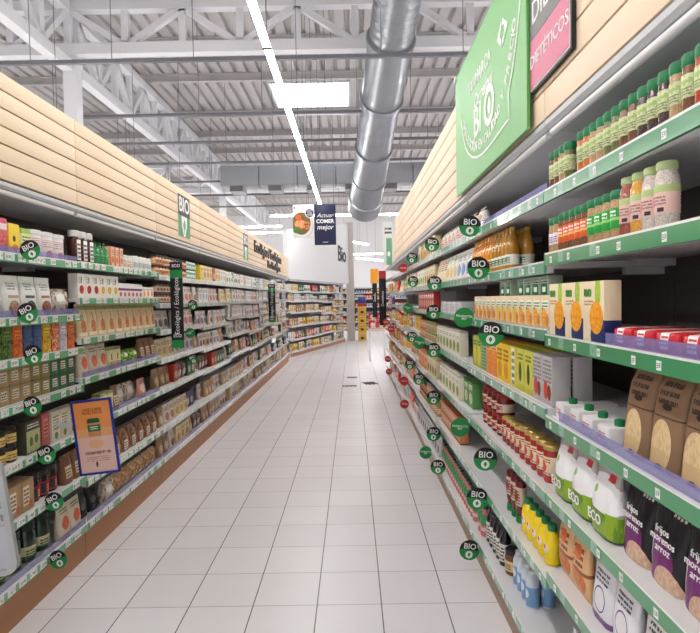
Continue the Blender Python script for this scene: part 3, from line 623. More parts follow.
box('tea', 'tea_box', 'small cream tea box', .085, .06, .085, pack('print_tea', (214, 190, 140), [('ell', (150, 110, 70), .5, .4, .3, .3), ('band', (110, 140, 80), .78, 1.), ('text', (90, 70, 50), .1, .9, .05, .3, 2)]))
box('stk', 'tea_box', 'small orange tea box', .085, .06, .085, pack('print_stk', (206, 130, 84), [('rect', (232, 214, 184), .15, .85, .35, .75), ('text', (120, 70, 50), .2, .8, .4, .7, 2), ('band', (90, 60, 46), 0, .12)]))
bottle('can', 'food_can', 'brown and cream labelled can', .038, .105, pack('can_print', (176, 136, 90), [('band', (226, 206, 166), .3, .72), ('text', (110, 70, 44), .1, .9, .36, .66, 2)], rough=.35), STEEL, None, [(.96, 0), (1, .02), (1, .95), (.96, .96)], cat='can', capr=.92)
bag('gry', 'snack_pouch', 'grey-white packet with dark print', .13, .06, .18, 'pouch', pack('grey_dark_print', (206, 202, 204), [('ell', (70, 60, 66), .5, .36, .3, .2, (110, 96, 96)), ('text', (90, 86, 90), .1, .9, .66, .86, 3)], crumple=.2), 'packet')
bag('sfr', 'snack_pouch', 'red and white snack packet', .13, .06, .17, 'pillow', pack('red_white_snack', (214, 60, 52), [('ell', (240, 226, 200), .5, .42, .36, .2, (230, 180, 100)), ('text', (250, 240, 230), .15, .85, .7, .88, 2)], crumple=.3), 'packet')
bag('sfy', 'snack_pouch', 'yellow snack packet', .13, .06, .17, 'pillow', pack('yellow_snack', (232, 190, 60), [('ell', (200, 110, 50), .5, .4, .3, .2, (232, 160, 70)), ('text', (120, 60, 30), .15, .85, .7, .88, 2)], crumple=.3), 'packet')
bag('sfg', 'snack_pouch', 'green snack packet', .13, .06, .17, 'pillow', pack('green_snack', (96, 150, 70), [('ell', (226, 216, 150), .5, .4, .32, .2, (190, 190, 90)), ('text', (240, 246, 230), .15, .85, .7, .88, 2)], crumple=.3), 'packet')
# --- left rack, near
bag('lpk', 'juice_pouch', 'pink packet with red fruit picture', .085, .05, .168, 'brick', pack('pink_fruit', (214, 96, 110), [('ell', (190, 40, 50), .5, .35, .38, .22, (226, 130, 120)), ('rect', (240, 220, 220), .1, .9, .66, .84)]), 'packet')
bag('lyl', 'juice_pouch', 'yellow packet with dark eye print', .085, .05, .152, 'brick', pack('yellow_eye', (240, 208, 60), [('ell', (70, 60, 30), .4, .5, .14, .1), ('ell', (226, 120, 60), .5, .2, .3, .12)]), 'packet')
bag('lwg', 'juice_pouch', 'white packet with yellow and green print', .085, .05, .14, 'brick', pack('white_green', (226, 222, 170), [('ell', (236, 210, 60), .5, .3, .36, .22), ('band', (150, 190, 90), .8, 1), ('text', (80, 120, 70), .1, .9, .52, .76, 2)]), 'packet')
LT = pack('rose_tub_print', (226, 216, 216), [('ell', (206, 110, 110), .4, .2, .2, .16, (190, 80, 86)), ('text', (170, 140, 140), .1, .9, .5, .86, 4)], rough=.3)
bottle('ltb', 'powder_tub', 'white tub with rose picture', .056, .148, LT, WCAP, None, [(.97, 0), (1, .02), (1, .82), (.96, .85)], cat='tub', capr=.98)
bottle('ljb', 'syrup_bottle', 'dark-red syrup bottle with white cap', .037, .195, plain('dark_syrup', (62, 20, 24), .14, coat=.4), WCAP, pack('white_syrup_label', (62, 20, 24), [('rect', (232, 228, 224), .2, .86, 0, 1), ('text', (90, 70, 70), .1, .9, .1, .9, 4)]), [(.9, 0), (1, .02), (1, .7), (.86, .77), (.66, .8), (.66, .82)], (.06, .7), capr=.84)
bottle('lgb', 'juice_bottle', 'green glass bottle with green cap', .03, .15, plain('green_glass', (36, 120, 60), .14, coat=.4), GRNCAP2, pack('green_bottle_label', (70, 160, 100), [('text', (30, 90, 50), .1, .9, .1, .9, 3)]), None, (.1, .46))
box('lob', 'bar_box', 'orange and cream bar box', .07, .06, .14, pack('orange_cream_box', (222, 190, 160), [('rect', (214, 110, 56), 0, .3, 0, 1), ('ell', (190, 120, 80), .62, .36, .26, .18), ('text', (120, 70, 50), .36, .94, .6, .9, 3)]))
jar('lwj', 'cream_jar', 'white jar with printed white label', .042, .108, plain('white_jar', (222, 222, 218), .3), WCAP, pack('white_jar_label', (214, 218, 214), [('text', (100, 110, 110), .1, .9, .2, .86, 4)]), (.15, .8), lidh=.2)
bottle('ltw', 'powder_tub', 'small white tub with cream print', .042, .1, pack('small_tub_print', (228, 222, 212), [('ell', (210, 180, 150), .4, .3, .3, .2), ('text', (150, 130, 120), .1, .9, .55, .8, 2)], rough=.35), WCAP, None, [(.97, 0), (1, .02), (1, .82), (.96, .85)], cat='tub', capr=1.)
LP = lambda n, pc: pack('white_seed_pouch_'+n, (214, 214, 210), [('ell', pc, .5, .2, .32, .2, tuple(int(q*.7) for q in pc)), ('rect', tuple(int(q*.9) for q in pc), .2, .8, .46, .53), ('text', (120, 124, 124), .2, .7, .66, .86, 3)], rough=.35, crumple=.2)
for k, n, pc in (('lpa', 'rose-brown', (200, 150, 130)), ('lpb', 'dark-green', (60, 90, 76)), ('lpc', 'red-brown', (170, 96, 72))):
    bag(k, 'seed_pouch', f'white pouch with {n} picture', .135, .06, .208, 'pouch', LP(n.replace('-', '_'), pc), 'pouch')
LB = lambda n, pc: pack('white_fruit_box_'+n, (228, 224, 218), [('ell', pc, .52, .34, .3, .18, tuple(int(q*.8) for q in pc)), ('rect', (40, 34, 34), .44, .56, .6, .86), ('text', (150, 140, 140), .08, .4, .6, .9, 4)])
box('lbr', 'fruit_box', 'white box with red pomegranate', .092, .06, .15, LB('red', (200, 40, 50)))
box('lby', 'fruit_box', 'white box with yellow pear', .092, .06, .15, LB('yellow', (230, 186, 60)))
box('lbp', 'fruit_box', 'small white box with purple stripe', .07, .06, .108, pack('purple_stripe_box', (226, 220, 220), [('band', (110, 50, 100), .5, .66), ('ell', (190, 90, 90), .5, .25, .3, .16)]))
box('lbc', 'fruit_box', 'small white box with orange picture', .075, .06, .088, pack('cream_orange_box', (232, 226, 218), [('ell', (226, 140, 90), .5, .4, .3, .26), ('text', (160, 120, 100), .1, .9, .72, .92, 1)]))
for k, n, b, pc in (('c1', 'green leaf-print', (96, 128, 50), (40, 64, 40)), ('c2', 'orange pattern-print', (222, 120, 44), (190, 70, 30)), ('c3', 'plain dark-blue', (52, 74, 120), (76, 100, 146)), ('c4', 'yellow pattern-print', (226, 186, 50), (190, 130, 40)), ('c5', 'red-orange pattern-print', (206, 76, 40), (236, 200, 150)), ('c6', 'white purple-print', (212, 206, 214), (180, 170, 196))):
    box(k, 'drink_carton', n+' drink carton', .075, .065, .158, pack('print_'+k, b, [('spots', pc, 7, .52), ('rect', tuple(int(min(255, q*1.25)) for q in b), .2, .8, .6, .85), ('text', pc, .24, .76, .62, .84, 2)]), 'carton', .003)
bag('nut', 'nut_pouch', 'tall cream nut-picture pouch', .125, .06, .208, 'pouch', pack('nut_pouch_print', (216, 192, 150), [('ell', (178, 92, 60), .5, .32, .28, .2, (206, 140, 96)), ('rect', (170, 90, 60), .44, .54, .45, .75), ('band', (150, 160, 100), .82, .94), ('rect', (234, 222, 196), .1, .9, .04, .14)], crumple=.2), 'pouch')
for k, n, b in (('qt', 'tan', (170, 144, 104)), ('qo', 'olive-brown', (140, 124, 70)), ('qg', 'green', (56, 104, 66))):
    box(k, 'tea_tin', f'{n} white-labelled box', .085, .075, .09, pack('print_'+k, b, [('rect', (224, 218, 198), .22, .8, .28, .8), ('text', (100, 90, 70), .26, .76, .34, .76, 3)]), 'box', .004)
bag('leaf', 'salad_bag', 'clear bag of green leaves', .15, .07, .11, 'pillow', pack('leaf_bag_print', (70, 130, 50), [('spots', (150, 196, 90), 9, .5), ('ell', (220, 226, 200), .6, .7, .2, .14)], rough=.25, crumple=.5), 'bag', .004)
box('crb', 'cracker_box', 'cream box with green edge', .09, .06, .15, pack('cream_green_edge', (220, 202, 160), [('band', (130, 160, 90), .88, 1), ('rect', (50, 50, 40), .4, .58, .42, .7), ('text', (140, 110, 80), .15, .85, .1, .36, 3)]))
bag('clb', 'snack_bag', 'crumpled pale clear snack bag', .17, .08, .15, 'pillow', pack('clear_bag_print', (206, 196, 186), [('spots', (160, 120, 90), 5, .56), ('ell', (236, 234, 230), .4, .6, .22, .2)], rough=.22, crumple=.6), 'bag', .006)
bag('brb', 'bread_bag', 'brown bread bag with white label', .14, .08, .17, 'sack', pack('bread_bag_print', (120, 78, 50), [('spots', (160, 112, 74), 6, .5), ('rect', (230, 226, 216), .3, .68, .08, .5), ('text', (110, 90, 80), .34, .64, .12, .46, 3)], rough=.3, crumple=.5), 'bag', .004)
bag('orb', 'snack_bag', 'clear snack bag of orange-brown pieces', .13, .07, .14, 'pillow', pack('orange_snack_print', (176, 120, 72), [('spots', (214, 176, 126), 8, .5), ('rect', (226, 214, 196), .25, .75, .05, .3)], rough=.25, crumple=.5), 'bag', .004)
bag('pkb', 'snack_bag', 'pink and cream snack packet', .13, .06, .15, 'pouch', pack('pink_snack_print', (206, 150, 140), [('ell', (230, 206, 190), .5, .5, .34, .24), ('text', (150, 80, 80), .15, .85, .72, .9, 2)], crumple=.3), 'packet')
jar('blj', 'olive_jar', 'black-lidded jar with yellow label', .04, .085, GL('olive_dark', (60, 44, 30)), BLKLID, pack('yellow_olive_label', (214, 186, 110), [('text', (110, 80, 40), .1, .9, .2, .8, 2)]), (.16, .8), neck=.9, lidh=.2)
box('olb', 'oil_box', 'dark box with green olive picture', .13, .07, .17, pack('olive_box_print', (70, 72, 60), [('rect', (176, 180, 130), .05, .95, .05, .7), ('ell', (84, 110, 50), .35, .36, .12, .14), ('ell', (84, 110, 50), .7, .4, .12, .14), ('text', (214, 212, 200), .1, .9, .78, .94, 2)]))
box('pnk', 'cracker_box', 'slim dusky-pink box', .075, .06, .18, pack('dusky_pink_box', (176, 92, 86), [('rect', (206, 130, 120), .2, .8, .3, .85), ('text', (120, 50, 50), .25, .75, .34, .8, 4)]))
box('crm', 'cracker_box', 'slim cream box with grey print', .085, .06, .17, pack('cream_grey_box', (216, 208, 190), [('text', (130, 120, 110), .15, .85, .4, .9, 5), ('ell', (110, 140, 90), .5, .2, .2, .12)]))
bottle('sml', 'juice_bottle', 'small blue and purple drink bottle', .026, .11, pack('blue_purple_print', (70, 66, 130), [('band', (170, 60, 100), .35, .6), ('band', (214, 206, 220), .15, .28)], rough=.3), BLKLID, None)
bottle('smr', 'juice_bottle', 'small red drink bottle', .026, .11, pack('red_small_print', (190, 50, 60), [('band', (226, 190, 190), .3, .5)], rough=.3), BLKLID, None)
box('tnb', 'cracker_box', 'tan box with white side print', .1, .07, .16, pack('tan_side_box', (178, 146, 108), [('rect', (226, 214, 190), .1, .6, .2, .8), ('text', (120, 90, 60), .14, .56, .26, .76, 4), ('ell', (196, 110, 60), .7, .2, .16, .12)]))
jr('brj', 'black and red lidded jar', .04, .15, (40, 26, 28), BLKLID, pack('red_jar_label', (190, 36, 48), [('rect', (50, 60, 56), .1, .4, .1, .9), ('text', (220, 200, 196), .45, .9, .2, .8, 3)]), (.1, .66))
bag('brw', 'snack_pouch', 'brown packet with cream label', .11, .06, .17, 'pouch', pack('brown_cream_print', (130, 92, 66), [('rect', (220, 202, 170), .2, .8, .2, .6), ('text', (110, 80, 60), .24, .76, .25, .56, 3)], crumple=.3), 'packet')
bag('whb', 'rice_bag', 'plain white bag with red corner', .14, .07, .19, 'sack', pack('white_red_bag', (224, 218, 208), [('ell', (180, 70, 50), .7, .7, .2, .12), ('text', (140, 130, 120), .2, .8, .2, .5, 3)], crumple=.3), 'bag')
jr('gjr', 'tall dark-green jar with cream label', .052, .205, (26, 52, 34), plain('green_black_lid', (24, 44, 34), .3), pack('cream_green_label', (206, 204, 164), [('text', (60, 90, 60), .1, .9, .3, .8, 2), ('band', (60, 110, 60), 0, .2)]), (.14, .5), neck=.86, lidh=.2)
bag('crd', 'snack_pouch', 'cream pouch with red picture', .12, .06, .19, 'pouch', pack('cream_red_pouch', (214, 202, 180), [('ell', (196, 70, 50), .5, .45, .3, .2, (214, 120, 90)), ('text', (110, 110, 90), .15, .85, .75, .92, 2)], crumple=.2), 'pouch')
bag('blb', 'snack_pouch', 'black glossy pouch', .13, .07, .17, 'pouch', pack('black_glossy_pouch', (32, 32, 34), [('ell', (80, 80, 76), .5, .4, .2, .14)], rough=.25, crumple=.4), 'pouch')
# --- left rack, farther
def gb(k, kind, n, b, pc, w=.13, h=.17, style='pouch', tw=(120, 90, 70), sp=None, cat='pouch'):
    ly = [('ell', pc, .5, .34, .34, .22, tuple(int(q*.75) for q in pc)), ('text', tw, .15, .85, .64, .86, 3)]
    if sp: ly.insert(0, ('spots', sp, 6, .52))
    bag(k, kind, n, w, .06, h, style, pack('print_'+k, b, ly, rough=.35, crumple=.3), cat, .002)
gb('f1', 'seed_bag', 'white bag with brown seeds', (222, 214, 202), (150, 110, 80))
gb('f2', 'seed_bag', 'white bag with red-brown print', (226, 218, 210), (176, 90, 70))
gb('f3', 'seed_bag', 'clear bag of pale grains', (206, 190, 162), (232, 222, 200), sp=(180, 156, 120), style='pillow')
gb('f4', 'pulse_bag', 'kraft-brown bag with cream label', (164, 124, 86), (224, 206, 174))
gb('f5', 'pulse_bag', 'orange-brown bag with white label', (196, 148, 104), (234, 224, 206))
gb('f6', 'pulse_bag', 'clear bag of dark beans', (110, 78, 62), (226, 218, 206), sp=(76, 50, 42), style='pillow')
gb('f7', 'pasta_bag', 'white bag with lilac print', (222, 216, 222), (160, 140, 176))
gb('f8', 'pasta_bag', 'white bag with green print', (220, 220, 208), (120, 154, 96))
gb('f9', 'pasta_bag', 'cream bag with pasta window', (226, 208, 170), (216, 176, 104))
gb('f10', 'pasta_bag', 'pale bag with pink print', (224, 208, 202), (206, 120, 116))
gb('f11', 'seed_bag', 'grey-white bag with black print', (210, 206, 202), (80, 72, 70))
for k, n, b, pc in (('g1', 'yellow flour box', (232, 200, 50), (226, 226, 230)), ('g2', 'cream flour box', (226, 206, 160), (200, 150, 90)), ('g3', 'white flour box', (226, 224, 220), (190, 190, 200)), ('g4', 'red pasta box', (180, 60, 50), (230, 200, 160)), ('g5', 'dark-green pasta box', (44, 96, 66), (216, 214, 190)), ('g6', 'orange pasta box', (216, 130, 66), (236, 214, 170)), ('g7', 'dark-blue pasta box', (60, 62, 110), (210, 206, 220))):
    box(k, 'flour_box' if 'flour' in n else 'pasta_box', n, .125, .06, .165, pack('print_'+k, b, [('ell', pc, .52, .4, .3, .22, tuple(int(q*.8) for q in pc)), ('text', (110, 84, 70), .15, .85, .7, .88, 2)]), 'box')
jar('oj1', 'spread_jar', 'small orange and dark-lidded jar', .037, .088, GL('orange_spread', (186, 110, 56)), BLKLID, pack('orange_spread_label', (226, 190, 150), [('ell', (200, 100, 50), .5, .5, .3, .36), ('text', (110, 60, 40), .1, .9, .1, .9, 3)]), (.16, .8), lidh=.2)
jar('oj2', 'spread_jar', 'small brown dark-lidded jar', .037, .088, GL('brown_spread', (110, 64, 44)), BLKLID, pack('brown_spread_label', (214, 186, 160), [('ell', (130, 70, 50), .5, .5, .3, .36)]), (.16, .8), lidh=.2)
jar('oj3', 'spread_jar', 'small teal-labelled jar', .037, .088, GL('teal_spread', (90, 110, 90)), WCAP, pack('teal_label', (120, 186, 170), [('text', (240, 246, 240), .1, .9, .2, .8, 2)]), (.16, .8), lidh=.2)

# --- putting goods on the shelves
REC = []
def single(t):
    if t['one'] is None:
        if len(t['parts']) == 1: t['one'] = t['parts'][0][1]; 
        else:
            bm = bmesh.new(); mats = []
            for i, (n, me, m) in enumerate(t['parts']):
                k = len(bm.faces); bm.from_mesh(me); bm.faces.ensure_lookup_table()
                for f in bm.faces[k:]: f.material_index = i
                mats.append(m)
            me = bpy.data.meshes.new(t['name']); bm.to_mesh(me); bm.free()
            for m in mats: me.materials.append(m)
            me.set_sharp_from_angle(angle=math.radians(40)); t['one'] = me
        t['one'].name = t['name']
    return t['one']
PROT = {}
def place(rk, d, dep, z, key, parts, rz):
    t = T[key]; k = (key, parts and len(t['parts']) > 1)
    if k not in PROT:
        if k[1]:
            o = empty(t['name']); ch = []
            for n, me, m in t['parts']:
                ch.append(link('front_print' if n == 'body' else n, me, m, o))
                if n == 'body': ch[-1].name = t['name'].split('_')[-1]+'_body'
            PROT[k] = (o, ch)
        else:
            me = single(t); o = bpy.data.objects.new(t['name'], me); C.objects.link(o)
            if len(me.materials) == 0: me.materials.append(t['parts'][0][2])
            PROT[k] = (o, [])
        o, ch = PROT[k]
    else:
        s, sch = PROT[k]; o = s.copy(); C.objects.link(o)
        for p in sch:
            q = p.copy(); C.objects.link(q); q.parent = o
    if not (k[1]) and len(T[key]['parts']) > 1 and False: pass
    o.location = rk.w(d, dep, z); o.rotation_euler = (0, 0, rk.th+rz); o['category'] = t['cat']
    return o
def run(rk, bay, lv, d, key, n, step=None, rec=.018, tiers=1, rows=1, parts=True, jit=.0, skip=(), sc=1.):
    """n things of a kind side by side on one shelf, from d on away from the camera"""
    levels = {'right-hand': RLEV, 'left-hand': LLEV, 'end-wall': ELEV}[rk.side][bay]; z = levels[lv]; t = T[key]
    step = max(step or 0, t['w']*sc+.0015); rnd = random.Random(int(d*1000)+lv*7+bay)
    rd = 0. if any(p[0] in ('body', 'carton_body') for p in t['parts']) else t['d']/2
    for i in range(n):
        for tr in range(tiers):
            for rw in range(rows):
                if (i, tr, rw) in skip: continue
                o = place(rk, d+(i+.5)*step, rec+rd+rw*(t['d']*1.07+.004)+rnd.uniform(0, jit), z+.0015+tr*(t['h']+.0012), key, parts, rnd.uniform(-jit, jit)*2)
                o.scale = (sc, sc, sc)
                REC.append((rk.side, bay, lv, len(levels), t['desc'], tr, tiers, rw, rows, d+(i+.5)*step, o))
    return d+n*step
def fill(rk, bay, lv, d0, d1, keys, seed, parts=False, rec=.03, maxh=None, runs=(1, 3), gap=.0, tiers2=(), sc=1.):
    rnd = random.Random(seed); d = d0; last = None; seen = set(); n_try = 0
    while d < d1-.08 and n_try < 60:
        n_try += 1; k = rnd.choice(keys)
        if k in seen and len(seen) < len(keys): continue
        if maxh and T[k]['h']*sc > maxh: seen.add(k); continue
        seen.add(k); st = T[k]['w']*sc+.006; n = min(rnd.randint(*runs), int((d1-d)/st))
        if n < 1: continue
        ti = 2 if (k in tiers2 and (maxh is None or T[k]['h']*2 < maxh)) else 1
        d = run(rk, bay, lv, d, k, n, st, rec+rnd.choice((0, 0, .01, .03)), ti, 1, parts, .006, sc=sc)+rnd.choice((.004, .01, .02))
        if rnd.random() < gap: d += rnd.uniform(.06, .16)
def name_all():
    by = {}
    for r in REC: by.setdefault((r[0], r[1], r[2], r[4], r[5], r[7]), []).append(r)
    LONG = set()
    for (side, bay, lv, desc, tr, rw), rs in by.items():
        rs.sort(key=lambda r: r[9]); nl = rs[0][3]
        place_s = f'{lvl_phrase(lv, nl)}, {ORD[bay]} {side} bay'
        for i, r in enumerate(rs):
            multi = any(q[6] > 1 for q in rs); back = any(q[8] > 1 for q in rs)
            t = '' if not multi else ('lower ', 'upper ')[tr]
            how = 'from near end' if not back else ('in front row' if rw == 0 else 'in back row')
            r[10]['label'] = (f'{ORD[i]} {t}{desc} {how}, {place_s}' if len(rs) > 1 else f'{t}{desc} {"" if not back else how} on {place_s}'.replace('  ', ' '))
            if len(r[10]['label'].replace(',', '').split()) > 16: LONG.add(desc)
            r[10]['group'] = f'{desc} row on {lvl_phrase(lv, nl)} of {ORD[bay]} {side} bay'
# ------------------------------------------------------------------ right-hand rack, bay at the camera
d = 1.09
for k, n in (('sr', 1), ('sb', 1), ('st', 1), ('sk', 3), ('sb', 2), ('sg', 2), ('st', 2), ('so', 2)): d = run(R, 0, 0, d, k, n, .0445, rec=.008)
d = run(R, 0, 0, 1.773, 'sg', 1, .0438, rec=.008); d = run(R, 0, 0, d, 'st', 1, .0438, rec=.008); d = run(R, 0, 0, d, 'sb', 2, .0438, rec=.008)
d = run(R, 0, 1, 1.235, 'mw', 2, .0535, rec=.01); d = run(R, 0, 1, d, 'mo', 1, .0535, rec=.01); d = run(R, 0, 1, d, 'mr', 1, .0535, rec=.01)
d = run(R, 0, 1, d, 'sG', 4, .0478, rec=.01); d = run(R, 0, 1, d, 'sO', 5, .0455, rec=.01); run(R, 0, 1, d, 'sw', 2, .0425, rec=.01)
run(R, 0, 2, 1.525, 'soup', 3, .1416, rec=.012); run(R, 0, 2, 1.085, 'crack', 4, .1025, rec=.02)
run(R, 0, 3, 1.5, 'lie', 4, .111, rec=.02, jit=.01); run(R, 0, 3, 1.1, 'kraft', 3, .131, rec=.04)
run(R, 0, 4, 1.515, 'eco', 3, .1445, rec=.025); run(R, 0, 4, 1.095, 'bpo', 3, .139, rec=.045); run(R, 0, 4, .94, 'wgp', 1, rec=.03)
run(R, 0, 5, 1.705, 'flat', 2, .1225, rec=.03); run(R, 0, 5, 1.43, 'wpp', 2, .134, rec=.04); run(R, 0, 5, 1.1, 'wpc', 2, .152, rec=.04)
run(R, 0, 6, 1.62, 'wpg', 2, .15, rec=.05); run(R, 0, 6, 1.3, 'wpg', 2, .15, rec=.05)
# second bay
run(R, 1, 0, 3.1, 'wrd', 1, .15, rec=.05)
d = run(R, 1, 1, 2.49, 'ojd', 5, .0642, rows=2, rec=.02); run(R, 1, 1, d, 'oj', 7, .0642, rows=2, rec=.02)
d = run(R, 1, 2, 1.965, 'pub', 4, .0915); d = run(R, 1, 2, d, 'puc', 4, .0915); d = run(R, 1, 2, d+.01, 'pua', 5, .0915)
RE2 = len(REC); run(R, 1, 2, 1.975, 'gtr', 4, .093)
for r in REC[RE2:]: r[10].location.z += .1265
RE2 = len(REC); run(R, 1, 2, 2.44, 'gtr', 2, .093)
for r in REC[RE2:]: r[10].location.z += .1265
d = 1.96
for k, n in (('jc7', 2), ('jc6', 2), ('jc5', 1), ('jc4', 2), ('jc3', 2), ('jc2', 1), ('jc1', 2)): d = run(R, 1, 3, d, k, n, .108, rows=2, rec=.025)
d = run(R, 1, 4, 2.03, 'sauB', 5, .0755, rec=.03); d = run(R, 1, 4, d+.02, 'sauA', 4, .066, rec=.035); d = run(R, 1, 4, d+.04, 'jam', 4, .097, tiers=2, rec=.04)
d = run(R, 1, 5, 2.03, 'mus', 5, .0685, rec=.03); run(R, 1, 5, d+.04, 'ket', 3, .072, rec=.035)
d = run(R, 1, 6, 2.36, 'wat', 4, .0625, rows=2, rec=.06); d = run(R, 1, 6, d+.03, 'bro', 1, .09, rec=.05); d = run(R, 1, 6, d+.01, 'oil', 5, .068, rec=.045); run(R, 1, 6, d+.01, 'pin', 2, .066, rec=.03)
# third and fourth bays
P = False
run(R, 2, 0, 3.3, 'wrd', 8, .158, rec=.05)
d = 3.3
for k, n in (('tpw', 3), ('tpg', 3), ('tpr', 3)): d = run(R, 2, 1, d, k, n, .143, rec=.02)
run(R, 2, 2, 3.72, 'tray', 4, .21, tiers=2, rec=.05)
run(R, 2, 3, 3.62, 'bxp', 7, .138)
d = run(R, 2, 4, 3.38, 'bxg', 2, .138, rec=.05); run(R, 2, 4, d, 'bxp', 6, .138)
run(R, 2, 5, 3.75, 'stk', 9, .09, tiers=2, rec=.04)
run(R, 2, 6, 3.3, 'pin', 18, .068, rec=.03)
d = run(R, 3, 0, 4.65, 'bxk', 5, .14); d = run(R, 3, 0, d, 'sfy', 2, .14); run(R, 3, 0, d+.02, 'bxp', 1)
d = run(R, 3, 1, 4.65, 'bxk', 5, .138); run(R, 3, 1, d+.03, 'bxp', 4, .138)
run(R, 3, 2, 4.75, 'bxr', 8, .136)
d = run(R, 3, 3, 4.65, 'tea', 7, .09, tiers=2); run(R, 3, 3, d, 'stk', 5, .09, tiers=2)
d = run(R, 3, 4, 4.65, 'bxk', 4, .14); run(R, 3, 4, d, 'bxo', 5, .138)
d = run(R, 3, 5, 4.65, 'can', 8, .081, tiers=2); run(R, 3, 5, d, 'oj1', 7, .081, tiers=2)
run(R, 3, 6, 4.65, 'gry', 9, .14, rec=.03)
RF = ['bxr', 'bxp', 'bxk', 'bxo', 'sfr', 'sfy', 'sfg', 'bxy', 'bxg', 'gry', 'tea', 'stk', 'bxv']
RL = {0: ['bxb', 'bxb', 'bxk', 'sfg', 'bxr', 'bxp', 'tpw'], 1: ['bxk', 'bxg', 'bxo', 'sfr', 'bxp', 'tpr'], 2: ['bxv', 'sfr', 'bxr', 'bxo', 'bxy', 'bxv'], 3: ['sfy', 'bxk', 'bxo', 'sfr', 'bxp', 'bxy'], 4: ['sfg', 'sfy', 'bxr', 'bxk', 'stk', 'bxo'], 5: ['gry', 'can', 'bxk', 'sfr', 'tea', 'bxo'], 6: ['gry', 'wrd', 'sfr', 'gry', 'bxp', 'tpw']}
for b in range(4, 8):
    for l in range(7):
        lev = RLEV[b]; mh = (.15 if l == 0 else lev[l-1]-lev[l]-.06)
        fill(R, b, l, .62+b*BAY+.02, .62+(b+1)*BAY-.02, RL[l], b*10+l, maxh=mh, tiers2=('tea', 'stk', 'can'), gap=.15)
# ------------------------------------------------------------------ left-hand rack, first bay in view and the next
d = run(L, 0, 0, 2.46, 'lpk', 2, .09); d = run(L, 0, 0, d+.005, 'lyl', 1, .09); d = run(L, 0, 0, d, 'lwg', 1, .1); run(L, 0, 0, d+.01, 'ltb', 3, .1145, rec=.02)
d = run(L, 0, 1, 2.5, 'ltw', 1, .09); d = run(L, 0, 1, d+.01, 'lpa', 1, .142); d = run(L, 0, 1, d, 'lpb', 1, .142); d = run(L, 0, 1, d, 'lpc', 1, .142); run(L, 0, 1, d+.005, 'clb', 1, .18)
d = 2.48
for k, n in (('c1', 2), ('c2', 1), ('c3', 2), ('c4', 1), ('c5', 1), ('c6', 1), ('c2', 1)): d = run(L, 0, 2, d, k, n, .0855, rec=.025)
d = 2.45
for k, n in (('qt', 4), ('qo', 2), ('qg', 3)): d = run(L, 0, 3, d, k, n, .0895, tiers=2, rec=.035)
d = run(L, 0, 4, 2.5, 'blj', 2, .086, tiers=2); d = run(L, 0, 4, d+.04, 'olb', 1, .14); d = run(L, 0, 4, d, 'pnk', 1, .09); run(L, 0, 4, d+.01, 'crm', 3, .092)
d = run(L, 0, 5, 2.56, 'tnb', 2, .106); d = run(L, 0, 5, d+.03, 'brj', 3, .084, rec=.04); run(L, 0, 5, d+.015, 'brw', 2, .113)
d = run(L, 0, 6, 2.36, 'gjr', 5, .128, rec=.05); d = run(L, 0, 6, d+.01, 'crd', 2, .125)
d = run(L, 1, 0, 3.29, 'ljb', 3, .082); d = run(L, 1, 0, d+.005, 'lgb', 3, .065); d = run(L, 1, 0, d+.005, 'lob', 3, .073); d = run(L, 1, 0, d+.01, 'ltw', 2, .088); run(L, 1, 0, d+.03, 'lwj', 4, .092)
d = 3.29
for k, n, s in (('lbr', 3, .0965), ('lby', 3, .0965), ('lbp', 6, .073), ('lbc', 3, .081)): d = run(L, 1, 1, d, k, n, s, rec=.02)
run(L, 1, 2, 3.29, 'nut', 10, .13)
d = run(L, 1, 3, 3.29, 'crd', 3, .128); d = run(L, 1, 3, d, 'crb', 2, .094); d = run(L, 1, 3, d+.01, 'leaf', 2, .16); run(L, 1, 3, d+.03, 'brw', 3, .115)
d = run(L, 1, 4, 3.3, 'smr', 1, .056); d = run(L, 1, 4, d, 'sml', 3, .056); d = run(L, 1, 4, d+.01, 'crb', 2, .095); d = run(L, 1, 4, d, 'brw', 1, .12); d = run(L, 1, 4, d, 'clb', 2, .18, rec=.05); run(L, 1, 4, d, 'pkb', 1)
d = run(L, 1, 5, 3.29, 'whb', 1, .15); run(L, 1, 5, d, 'brb', 8, .143, rec=.03)
d = run(L, 1, 6, 3.29, 'blb', 2, .134, rec=.06); d = run(L, 1, 6, d, 'clb', 1, .18); run(L, 1, 6, d, 'orb', 6, .134, rec=.03)
# third bay on
d = run(L, 2, 0, 4.63, 'oj1', 5, .079, tiers=2); d = run(L, 2, 0, d, 'oj2', 4, .079, tiers=2); d = run(L, 2, 0, d, 'oj1', 2, .079, tiers=2); run(L, 2, 0, d, 'oj3', 4, .079, tiers=2)
d = run(L, 2, 1, 4.63, 'oj2', 5, .079, tiers=2); d = run(L, 2, 1, d, 'oj1', 4, .079, tiers=2); fill(L, 2, 1, d, 5.92, ['f1', 'f10'], 5)
d = run(L, 3, 0, 5.96, 'g1', 1, .13); d = run(L, 3, 0, d, 'g2', 3, .13); d = run(L, 3, 0, d+.01, 'g4', 1); d = run(L, 3, 0, d, 'g2', 2, .13); run(L, 3, 0, d, 'g3', 2, .13)
LF = {0: ['g3', 'g3', 'g2', 'f8', 'oj3', 'f11'], 1: ['f1', 'f2', 'f10', 'f7', 'f9', 'f8', 'g3'], 2: ['f2', 'f7', 'f1', 'f4', 'g3', 'f10', 'f11'], 3: ['f1', 'f8', 'f5', 'f11', 'f2', 'f9', 'f7'], 4: ['f3', 'f10', 'f4', 'f6', 'f9', 'g4', 'g5', 'f2'], 5: ['f5', 'f9', 'f10', 'g7', 'f2', 'f3', 'f1', 'g5', 'f4'], 6: ['f4', 'f9', 'f5', 'f2', 'g2', 'f6', 'f3']}
